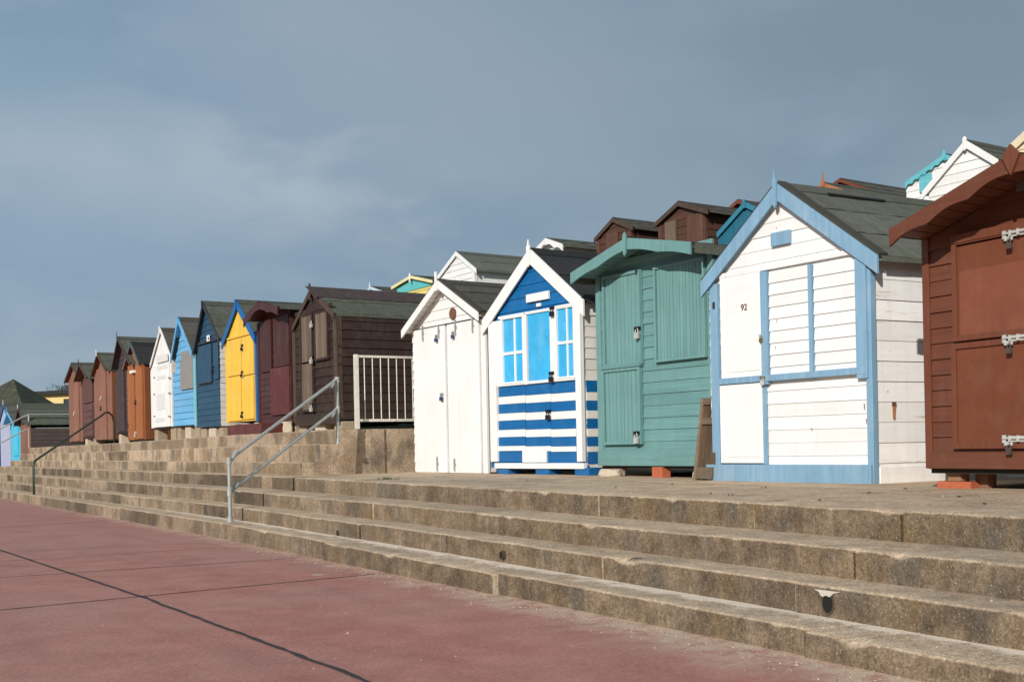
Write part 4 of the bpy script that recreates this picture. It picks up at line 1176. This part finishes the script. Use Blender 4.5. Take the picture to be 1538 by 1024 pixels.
# bushes beyond it
def bush(c, rx, rz, label, n=900, seed=1, name='tree', colr=(.035, .05, .02)):
    rnd = random.Random(seed); m = MB()
    for _ in range(n):
        a = rnd.uniform(0, 2*math.pi); u = rnd.uniform(-.5, 1); rr_ = (rnd.random()**.45)
        lob = 1+.35*math.sin(a*3+seed)+.2*math.sin(u*7+seed)
        p = Vector((math.cos(a)*rx*rr_*math.sqrt(max(0, 1-u*u*.8))*lob, math.sin(a)*rx*rr_*lob, rz*(u*.8+.6)*rr_*lob+rz*.5))
        s_ = rnd.uniform(.10, .22)*rx*.35; d1 = Vector((rnd.gauss(0, 1), rnd.gauss(0, 1), rnd.gauss(0, 1))).normalized(); d2 = d1.orthogonal().normalized()
        m.quad([p+d1*s_, p+d2*s_*.6, p-d1*s_, p-d2*s_*.6], rnd.uniform(.5, 1.5))
    t = empty(name, c, 0, label, 'tree')
    m.build('crown', plain('foliage', colr, .8, var=.4, sc_=2), t, fix=False)
    m = MB(); m.tube([(0, 0, -c[2]+.0), (.1, 0, 0), (.15, .05, rz*.6)], [.28, .2, .06], 8); m.build('trunk', OLDT_, t)
OLDT_ = plain('bark', (.07, .05, .035), .95, var=.4)
for k, (px, py, Y, rx, lb) in enumerate(((99, 588, 112, 1.9, 'dark tree rising beyond the flat roof nearest the brown hut'), (88, 592, 120, 1.5, 'lower dark tree beyond the flat roofed yellow building'), (110, 586, 118, 2.2, 'dark tree half hidden by the last redwood hut'))):
    c = at(px, py, Y); bush((c.x, c.y, c.z-.9), rx*.62, .75, lb, seed=k+3)

# ================================================================== HANDRAILS, RAILINGS
def rail_tube(m, pts, r): m.tube(pts, r, 12)
def on_p(px, py, p):
    d = ray(px, py); t = p/(d.x*NX+d.y*NY); return Vector((0, 0, EYE))+d*t
def fitting(m, c, d, r=.034, l=.07):
    d = Vector(d).normalized(); m.tube([c-d*l/2, c+d*l/2], r, 12)
h0 = on_p(346, 790, 4.45); base = Vector((h0.x, h0.y, pz(1, 14.2)[1]))
t0 = on_p(508, 668, 6.45); tb = Vector((t0.x, t0.y, pz(6, 16.5)[1]))
hr = empty('handrail', base, 0, 'galvanised two-bar tube handrail climbing the steps beside the end wall', 'handrail')
o_ = base
bt = .81; tt = on_p(507, 568, 6.45).z-tb.z; tm = on_p(507, 612, 6.45).z-tb.z
for nm, q, h, b0 in (('post', base, bt, 1), ('post', tb, tt, 1)):
    m = MB(); v = q-o_; rail_tube(m, [v, v+Vector((0, 0, h))], .024)
    m.tube([v, v+Vector((0, 0, .07))], .036, 12); m.tube([v, v+Vector((0, 0, .012))], .055, 14)
    m.build(nm, STEEL, hr, smooth=False)
d = (tb-base); hd = Vector((d.x, d.y, 0)).normalized()
for (za, zb) in ((bt, tt), (bt*.49, tm)):
    a = base+Vector((0, 0, za-.02))-o_; b = tb+Vector((0, 0, zb-.02))-o_
    m = MB(); sl = (b-a).normalized()
    rail_tube(m, [a+Vector((hd.x, hd.y, 0))*.02, a+hd*.05+Vector((0,0,.01)), a+hd*.10+Vector((0, 0, .06)), b-hd*.10-Vector((0, 0, .04)), b-hd*.05-Vector((0,0,.005)), b], .022)
    for e, sg in ((a, 1), (b, -1)):
        m.tube([e+Vector((0, 0, -.045)), e+Vector((0, 0, .04))], .033, 12)
        m.tube([e+hd*sg*.09+Vector((0, 0, sg*.055)), e+hd*sg*.16+Vector((0, 0, sg*.115))], .031, 12)
    m.build('rail', STEEL, hr)
# single green rail further along
DKG = galvanised('dark_green_rail_paint', (.035, .065, .05))
q0 = on_p(51, 742, 4.3-.2); b0 = Vector((q0.x, q0.y, pz(1, 28)[1]))
q1 = on_p(172, 662, 6.55); b1 = Vector((q1.x, q1.y, pz(7, 28)[1]-.02))
dk = empty('handrail', b0, 0, 'single dark green tube handrail with curved ends in front of the brown huts', 'handrail')
hb_ = on_p(52, 692, 4.1).z-b0.z; htop = on_p(160, 620, 6.3); hv = (b1-b0); hd2 = Vector((hv.x, hv.y, 0)).normalized()
m = MB(); o_ = b0
tp = Vector((b1.x, b1.y, htop.z))-b0-hd2*.5
pts = [Vector((0, 0, 0)), Vector((0, 0, hb_-.12)), Vector((0, 0, hb_))+hd2*.06, tp-hd2*.1-Vector((0, 0, .05)), tp, tp+hd2*.2+Vector((0, 0, .02)), tp+hd2*.40-Vector((0, 0, .06)), tp+hd2*.5-Vector((0, 0, .28)), b1-b0]
rail_tube(m, pts, .026); m.build('rail', DKG, dk, smooth=True)
# far handrail with level rail at the end of the steps
f0 = on_p(44, 668, 6.3); fb = Vector((f0.x, f0.y, EYE+.27)); 
fr = empty('handrail', fb, 0, 'pale galvanised handrail at the far left end of the steps', 'handrail')
m = MB(); hgt = on_p(44, 622, 6.3).z-fb.z; mid_ = on_p(44, 643, 6.3).z-fb.z
m.tube([(0, 0, 0), (0, 0, hgt)], .035, 10); m.build('post', STEEL, fr)
nn = Vector((NX, NY, 0))
for z in (hgt, mid_):
    m = MB(); m.tube([Vector((0, 0, z)), -nn*.25+Vector((0, 0, z-.12)), -nn*2.1+Vector((0, 0, z-1.15))], .024, 8)
    m.build('rail', STEEL, fr)
    m = MB(); m.tube([Vector((0, 0, z)), nn*4.5+Vector((0, 0, z+.0))], .022, 8); m.build('rail', STEEL, fr)
m = MB(); v = -nn*2.1; m.tube([v+Vector((0, 0, -1.25)), v+Vector((0, 0, hgt-1.13))], .03, 10); m.build('post', STEEL, fr)

# cream bar railing along the top of the end wall
CREAM = galvanised('cream_metal', (.66, .63, .55))
rr = REND+.08; zt = EYE+.305
pA = 6.95; ro = W(rr, pA, zt)
rl = empty('railing', ro, math.atan2(NY, NX), 'cream painted steel bar railing on the wall beside the dark brown hut', 'railing')
topz = 1.22; botz = .13; Lr = 4.6
def find_h(px, py): return on_p(px, py, pA).z-zt
topz = find_h(536, 533); botz = find_h(540, 631)
m = MB(); m.box(-.032, .032, -.032, .032, -.0, topz+.01); m.build('post', CREAM, rl, bevel=.004)
m = MB(); m.box(Lr, Lr+.06, -.03, .03, -.0, topz+.01); m.build('post', CREAM, rl, bevel=.004)
m = MB(); m.box(.034, Lr-.002, -.02, .02, topz-.035, topz); m.build('rail', CREAM, rl, bevel=.003)
m = MB(); m.box(.034, Lr-.002, -.02, .02, botz-.02, botz+.02); m.build('rail', CREAM, rl, bevel=.003)
for k in range(1, int(Lr/.135)):
    m = MB(); x = .0+.135*k; m.tube([(x, 0, botz+.02), (x, 0, topz-.035)], .0078, 8); m.build('bar', CREAM, rl)

# ================================================================== SMALL THINGS
BRICK = plain('red_brick', (.42, .115, .055), .9, var=.35, sc_=25, bump=.5)
STONE = plain('pale_stone', (.50, .42, .32), .92, var=.3, sc_=14, bump=.6)
RUBBLE = plain('rubble_block', (.33, .26, .18), .95, var=.4, sc_=12, bump=.6)
OLDT = wood('old_timber', (.15, .105, .07), 'x', .85, weather=.8, dirt=.5)
def ground_z(p): 
    r_, p_ = RP(p); return terr_h(r_, p_) if r_ < REND else pz(7, r_)[1]
def rot_box(name, mat, label, cat, c, size, rz, group=None, rough=0.0, bev=.008, sub=0):
    sx_, sy_, sz_ = size; m = MB(); m.box(-sx_/2, sx_/2, -sy_/2, sy_/2, 0, sz_)
    o = m.build(name, mat, None, bevel=bev); o.location = c; o.rotation_euler = (0, 0, rz); tag(o, label, cat, group); return o
def lump(name, mat, label, cat, c, size, rz, seed, group=None):
    import bmesh
    bm = bmesh.new(); bmesh.ops.create_icosphere(bm, subdivisions=3, radius=.5)
    for v in bm.verts:
        q = v.co.copy(); q = Vector((max(-.36, min(.36, q.x)), max(-.36, min(.36, q.y)), max(-.34, min(.34, q.z))))
        q *= 1.0+.16*noise.noise(q*3+Vector((seed, 0, 0)))+.05*noise.noise(q*9+Vector((seed, 3, 0)))
        v.co = Vector((q.x*size[0]/.72, q.y*size[1]/.72, (q.z+.34)*size[2]/.68))
    me = bpy.data.meshes.new(name); bm.to_mesh(me); bm.free(); me.materials.append(mat)
    a = me.attributes.new('tone', 'FLOAT', 'FACE')
    for d_ in a.data: d_.value = 1.0
    o = bpy.data.objects.new(name, me); col.objects.link(o); o.location = c; o.rotation_euler = (0, 0, rz); tag(o, label, cat, group); return o
def under(h, px, d=.06):   # point under hut h, front edge at pixel column px
    a, _ = h.L(px, 700); p = h.A+h.e*a+h.n*d; return Vector((p.x, p.y, ground_z(p)-.004))
def az(h): return math.atan2(h.e.y, h.e.x)

k = 0
# bricks and stones under the sea green hut
c = under(ht_, 918, .10); rot_box('brick', BRICK, 'red brick lying on the pale stone under the left end of the sea green hut', 'brick', c+Vector((0, 0, .085)), (.24, .12, .062), az(ht_)+.1)
lump('stone', STONE, 'pale stone propping the left end of the sea green hut', 'stone', under(ht_, 921, -.02), (.30, .18, .095), az(ht_)+.2, 3)
c = under(ht_, 990, .03); rot_box('brick', BRICK, 'orange red brick under the middle of the sea green hut', 'brick', c, (.19, .13, .13), az(ht_)-.05)
lump('stone', STONE, 'small pale stone at the left foot of hut 92', 'stone', under(ht_, 1062, -.10), (.12, .14, .10), 1, 5)
# leaning timber panel
pb = on_p(1057, 706, 7.75)
a, _ = ht_.L(1052, 700, .28); pw = ht_.A+ht_.e*a-ht_.n*.28; 
pw = pw+ht_.e*.07
lp = empty('wooden_gate', (pw.x, pw.y, ground_z(pw)), az(ht_), 'old brown ledged wooden gate leaning between the sea green hut and hut 92', 'gate')
zt_ = ht_.L(1056, 590, .2)[1]-ht_.L(1050, 706, .25)[1]+.05
m = MB(); tl = .14
def lean(x, y, z): return (x+.02*z, y+tl*z, z)
def lbox(m, x0, x1, y0, y1, z0, z1, t=1): m.hexa([lean(x, y, z) for z in (z0, z1) for x, y in ((x0, y0), (x1, y0), (x1, y1), (x0, y1))], t)
for k in range(3): lbox(m, -.13+k*.085, -.05+k*.085, 0, .02, .02, zt_-.02, random.uniform(.7, 1.2))
m.build('board', wood('old_boards', (.10, .060, .036), 'z', .8, weather=.8, dirt=.5), lp)  # board colour darkened to put the gate in shadow
m = MB(); lbox(m, -.155, -.115, -.03, .03, 0, zt_, 1.6); m.build('side_rail', OLDT, lp)
for z0, z1 in ((.02, .14), (zt_*.68, zt_*.68+.07), (zt_-.07, zt_)):
    m = MB(); lbox(m, -.112, .125, -.028, -.001, z0, z1, 1.1); m.build('cross_rail', OLDT, lp)
# support under the red brown hut
c = under(hr_, 1424, .12); rot_box('brick', BRICK, 'flat red brick under the left corner of the red brown hut', 'brick', c, (.30, .16, .062), az(hr_)+.15)
rot_box('timber_block', wood('raw_block', (.34, .17, .09), 'z', .8, weather=.5), 'upright timber block on the brick under the red brown hut', 'timber block', c+Vector((.0, .01, .062)), (.13, .11, max(.05, hr_.hb-.07)), az(hr_))
rot_box('timber_block', wood('raw_block2', (.24, .10, .055), 'z', .8, weather=.5), 'darker timber block behind the brick of the red brown hut', 'timber block', c+hr_.n*.12+hr_.e*.16, (.12, .11, max(.05, hr_.hb-.005)), az(hr_))
for k, t_ in enumerate((.9, 1.5)):
    c = hr_.A+hr_.e*t_+hr_.n*.3; c.z = ground_z(c)
    rot_box('brick', BRICK, ('brick in the shade under the middle of the red brown hut', 'brick in the shade under the far right of the red brown hut')[k], 'brick', c, (.22, .2, max(.05, hr_.hb-.005)), az(hr_))
# debris under hut 92
for k in range(6):
    a, _ = h92.L(1325+k*8, 728); c = h92.A+h92.e*(h92.W-.05)+h92.n*(.15+k*.13); c.z = ground_z(c)-.01
    lump('stone', RUBBLE, 'loose rubble under the right side of hut 92', 'stone', c, (.13, .11, .05+.01*(k%3)), k, k+20, 'rubble under the side of hut 92')
# piers under the upper row
GRPB = 'rough blocks under the upper row of huts'
for hh, nm, col_ in ((hl, 'light blue hut', 3), (hn, 'navy hut', 3), (hy, 'yellow hut', 3), (hs, 'narrow white hut', 2), (hd_, 'dark brown hut', 3), (hm, 'maroon hut', 2), (hk, 'charcoal hut', 2), (h2, 'dark red hut', 2)):
    for k in range(col_):
        for d_ in (.06,):
            t_ = .12+(hh.W-.36)*k/(col_-1); c = hh.A+hh.e*(t_+.12)+hh.n*(d_+.1); c.z = pz(7, RP(c)[0])[1]
            top_ = hh.hb+hh.A.z-c.z-.035
            pos = {2: ('left', 'right'), 3: ('left', 'middle', 'right')}[col_][k]
            if top_ > .03: rot_box('support_block', RUBBLE if (k+len(nm)) % 3 else STONE, 'rough %s block under the front %s of the %s' % ('pale' if not (k+len(nm)) % 3 else 'brown', pos, nm), 'block', c, (.30+.1*(k % 2), .26, top_), az(hh)+random.uniform(-.1, .1), bev=.02)
a, _ = hd_.L(443, 640); c = hd_.A-hd_.e*.16-hd_.n*.1; c.z = pz(7, RP(c)[0])[1]
lump('stone', STONE, 'pointed pale stone between the maroon and dark brown huts', 'stone', c, (.22, .2, .22), 0, 11)
# wind blown leaves and a weed on the terrace
LEAF = plain('dead_leaf', (.07, .045, .02), .9, var=.4)
for k, (px, py) in enumerate(((1068, 742), (1100, 744), (1108, 744.5), (1440, 747), (925, 733), (1230, 752), (1305, 741), (1150, 733), (860, 726), (1360, 735), (1010, 728), (1475, 758), (792, 722))):
    d = ray(px, py); r_, t = 6, 8
    for _ in range(30):
        v = Vector((0, 0, EYE))+d*t; r_, p_ = RP(v); t = (terr_h(r_, p_)-EYE)/d.z
    m = MB()
    for j in range(1+k % 2):
        a = j*2.1+k; q = Vector((math.cos(a), math.sin(a), 0))*.022*j*random.uniform(.5, 1.5); e1 = Vector((math.cos(a), math.sin(a)*1, .1))*random.uniform(.008, .022); e2 = Vector((-math.sin(a), math.cos(a), .15))*.009
        m.quad([q+e1+Vector((0,0,.01)), q+e2+Vector((0,0,.012)), q-e1+Vector((0,0,.008)), q-e2+Vector((0,0,.004))], 1)
    o = m.build('dead_leaf', LEAF, None, fix=False); o.location = v; tag(o, 'dry brown leaf litter blown onto the lower terrace', 'leaf', 'leaf litter on the terrace')
# blown grit and small pebbles on terrace, treads and sand line
GRIT = plain('grit', (.33, .26, .19), .95, var=.5, sc_=40)
m = MB(); rg = random.Random(5)
for k in range(2400):
    z_ = rg.random()
    if z_ < .45: r_ = rg.uniform(1.5, 13); p_ = 4.24-abs(rg.gauss(0, .16))-.01; zz = 0.0
    elif z_ < .62: r_ = rg.uniform(1.5, 12); p_ = rg.uniform(4.40, 4.62); zz = pz(1, r_)[1]-.002
    elif z_ < .70: r_ = rg.uniform(1.5, 12); p_ = rg.uniform(4.85, 4.99); zz = pz(2, r_)[1]-.002
    elif z_ < .94: r_ = rg.uniform(2, 15); p_ = rg.uniform(5.8, 8.2); zz = terr_h(r_, p_)-.001
    else: r_ = rg.uniform(2, 9); p_ = rg.uniform(1.5, 4.2); zz = 0.0
    c = W(r_, p_, zz); s_ = rg.uniform(.003, .008)*(1.6 if rg.random() < .08 else 1); a = rg.uniform(0, 6.3)
    b3 = [c+Vector((math.cos(a+q)*s_, math.sin(a+q)*s_, 0)) for q in (0, 1.7, 3.3, 4.8)]; t3 = c+Vector((s_*.2, 0, s_*.9)); tn = rg.choice((.6, .8, 1, 1.2, 1.5))
    for q in range(4): m.quad([b3[q], b3[(q+1) % 4], t3], tn)
o = m.build('grit', GRIT, None, fix=False); o['kind'] = 'stuff'; o['label'] = 'fine grit and small pebbles scattered on the terrace, steps and promenade edge'
v = W(13.4, 6.05, terr_h(13.4, 6.05)); m = MB()
for j in range(60):
    a = random.uniform(0, 6.3); rr2 = random.uniform(0, .14); q = Vector((math.cos(a)*rr2*1.6, math.sin(a)*rr2*.6, 0)); e1 = Vector((random.gauss(0, .3), random.gauss(0, .3), 1)).normalized()*random.uniform(.02, .05); e2 = Vector((math.sin(a), -math.cos(a), 0))*.006
    m.quad([q-e2, q+e2, q+e1], random.uniform(.6, 1.4))
o = m.build('weed', plain('weed_green', (.06, .10, .025), .8), None, fix=False); o.location = v; tag(o, 'small green weed growing on the terrace by the end wall', 'weed')

# ================================================================== CAMERA, LIGHT, SKY
cam = bpy.data.cameras.new('camera'); co_ = bpy.data.objects.new('camera', cam); col.objects.link(co_)
cam.sensor_width = 36; cam.lens = F/1538*36; cam.shift_y = (PY-512)/1538; cam.clip_end = 6000; cam.clip_start = .05
M = Matrix(((cs, sn, 0, 0), (0, 0, -1, 0), (-sn, cs, 0, EYE), (0, 0, 0, 1)))
co_.matrix_world = M; sc.camera = co_
AZ, EL = R(34), R(23)
sd = Vector((-NX, -NY, 0))*math.cos(AZ)+Vector((NY, -NX, 0))*math.sin(AZ)
S_ = Vector((sd.x*math.cos(EL), sd.y*math.cos(EL), math.sin(EL)))
sun = bpy.data.lights.new('sun', 'SUN'); sun.energy = 4.15; sun.angle = R(.5); sun.color = (1, .955, .885)
so = bpy.data.objects.new('sun', sun); col.objects.link(so); so.rotation_euler = (-S_).to_track_quat('-Z', 'Y').to_euler(); so.location = (0, -5, 12)
w = bpy.data.worlds.new('World'); sc.world = w; w.use_nodes = True; nt = w.node_tree; nt.nodes.clear(); g = G(nt)
sky = g.n('TexSky'); sky.sky_type = 'NISHITA'; sky.sun_disc = False; sky.sun_elevation = EL; sky.sun_rotation = math.atan2(S_.x, S_.y)
sky.dust_density = 2.0; sky.air_density = 1.2
tc = g.n('TexCoord').outputs['Generated']
sep = g.n('SeparateXYZ'); g.l(tc, sep.inputs[0])
c1 = g.noise(g.vmul(tc, (1.0, 1.0, 1.7)), 3.4, 6, .5, .3)
c2 = g.noise(g.vmul(tc, (1.2, 1.2, 2.6)), 7.0, 5, .5, .3)
# broken cloud sheet: slate blue gaps, paler grey veils
xg = g.ramp(sep.outputs[0], -.42, .42)
zg = g.ramp(sep.outputs[2], .02, .42)
gap = g.mix(zg, (2.0, 3.0, 4.3), (1.6, 2.6, 3.85))
veil = g.mix(zg, (3.8, 4.6, 5.4), (3.2, 4.0, 4.8))
dull = (1.75, 2.35, 2.85)
c0 = g.noise(g.vmul(tc, (1.0, 1.0, 1.6)), 2.2, 3, .5, .6)
base = g.mix(g.math('MULTIPLY', g.ramp(c1, .40, .66), g.ramp(c0, .3, .65, .5, 1)), gap, veil)
def blob(px, py, rad, amt, colr, b_):
    d = ray(px, py).normalized()
    sb = g.n('VectorMath', operation='SUBTRACT'); g.l(tc, sb.inputs[0]); sb.inputs[1].default_value = d
    sc2 = g.vmul(sb.outputs[0], (1.0, 1.0, 1.9)); ln = g.n('VectorMath', operation='LENGTH'); g.l(sc2, ln.inputs[0])
    dd_ = g.math('ADD', ln.outputs['Value'], g.math('MULTIPLY_ADD', c2, .30, -.15))
    nd = g.n('MapRange'); nd.interpolation_type = 'SMOOTHSTEP'; g.l(dd_, nd.inputs[0]); nd.inputs[1].default_value = rad; nd.inputs[2].default_value = 0; nd.inputs[3].default_value = 0; nd.inputs[4].default_value = amt
    return g.mix(nd.outputs[0], b_, colr)
base = blob(440, 285, .13, .75, (4.8, 5.35, 5.95), base)
base = blob(210, 260, .17, .7, (4.1, 4.85, 5.6), base)
base = blob(30, 215, .16, .6, (4.0, 4.75, 5.5), base)
base = blob(600, 40, .30, .55, (3.6, 4.3, 5.1), base)
base = blob(930, 150, .16, .45, (3.3, 4.1, 4.9), base)
base = blob(1430, 60, .32, .7, (1.95, 2.45, 3.05), base)
base = blob(150, 430, .22, .75, (2.35, 3.35, 4.55), base)
base = blob(60, 90, .15, .5, (1.9, 3.05, 4.05), base)
base = g.mix(g.math('MULTIPLY', g.ramp(c2, .45, .7), .45), base, veil)
base = g.mix(g.math('MULTIPLY', xg, g.ramp(c1, .3, .6, .45, .85)), base, dull)
mixn = g.mix(.88, sky.outputs[0], base)
bg = g.n('Background'); g.l(mixn, bg.inputs[0]); bg.inputs[1].default_value = .108
ow = g.n('OutputWorld'); g.l(bg.outputs[0], ow.inputs[0])
sc.view_settings.view_transform = 'Standard'; sc.view_settings.look = 'None'; sc.view_settings.exposure = 0
bpy.context.view_layer.update()
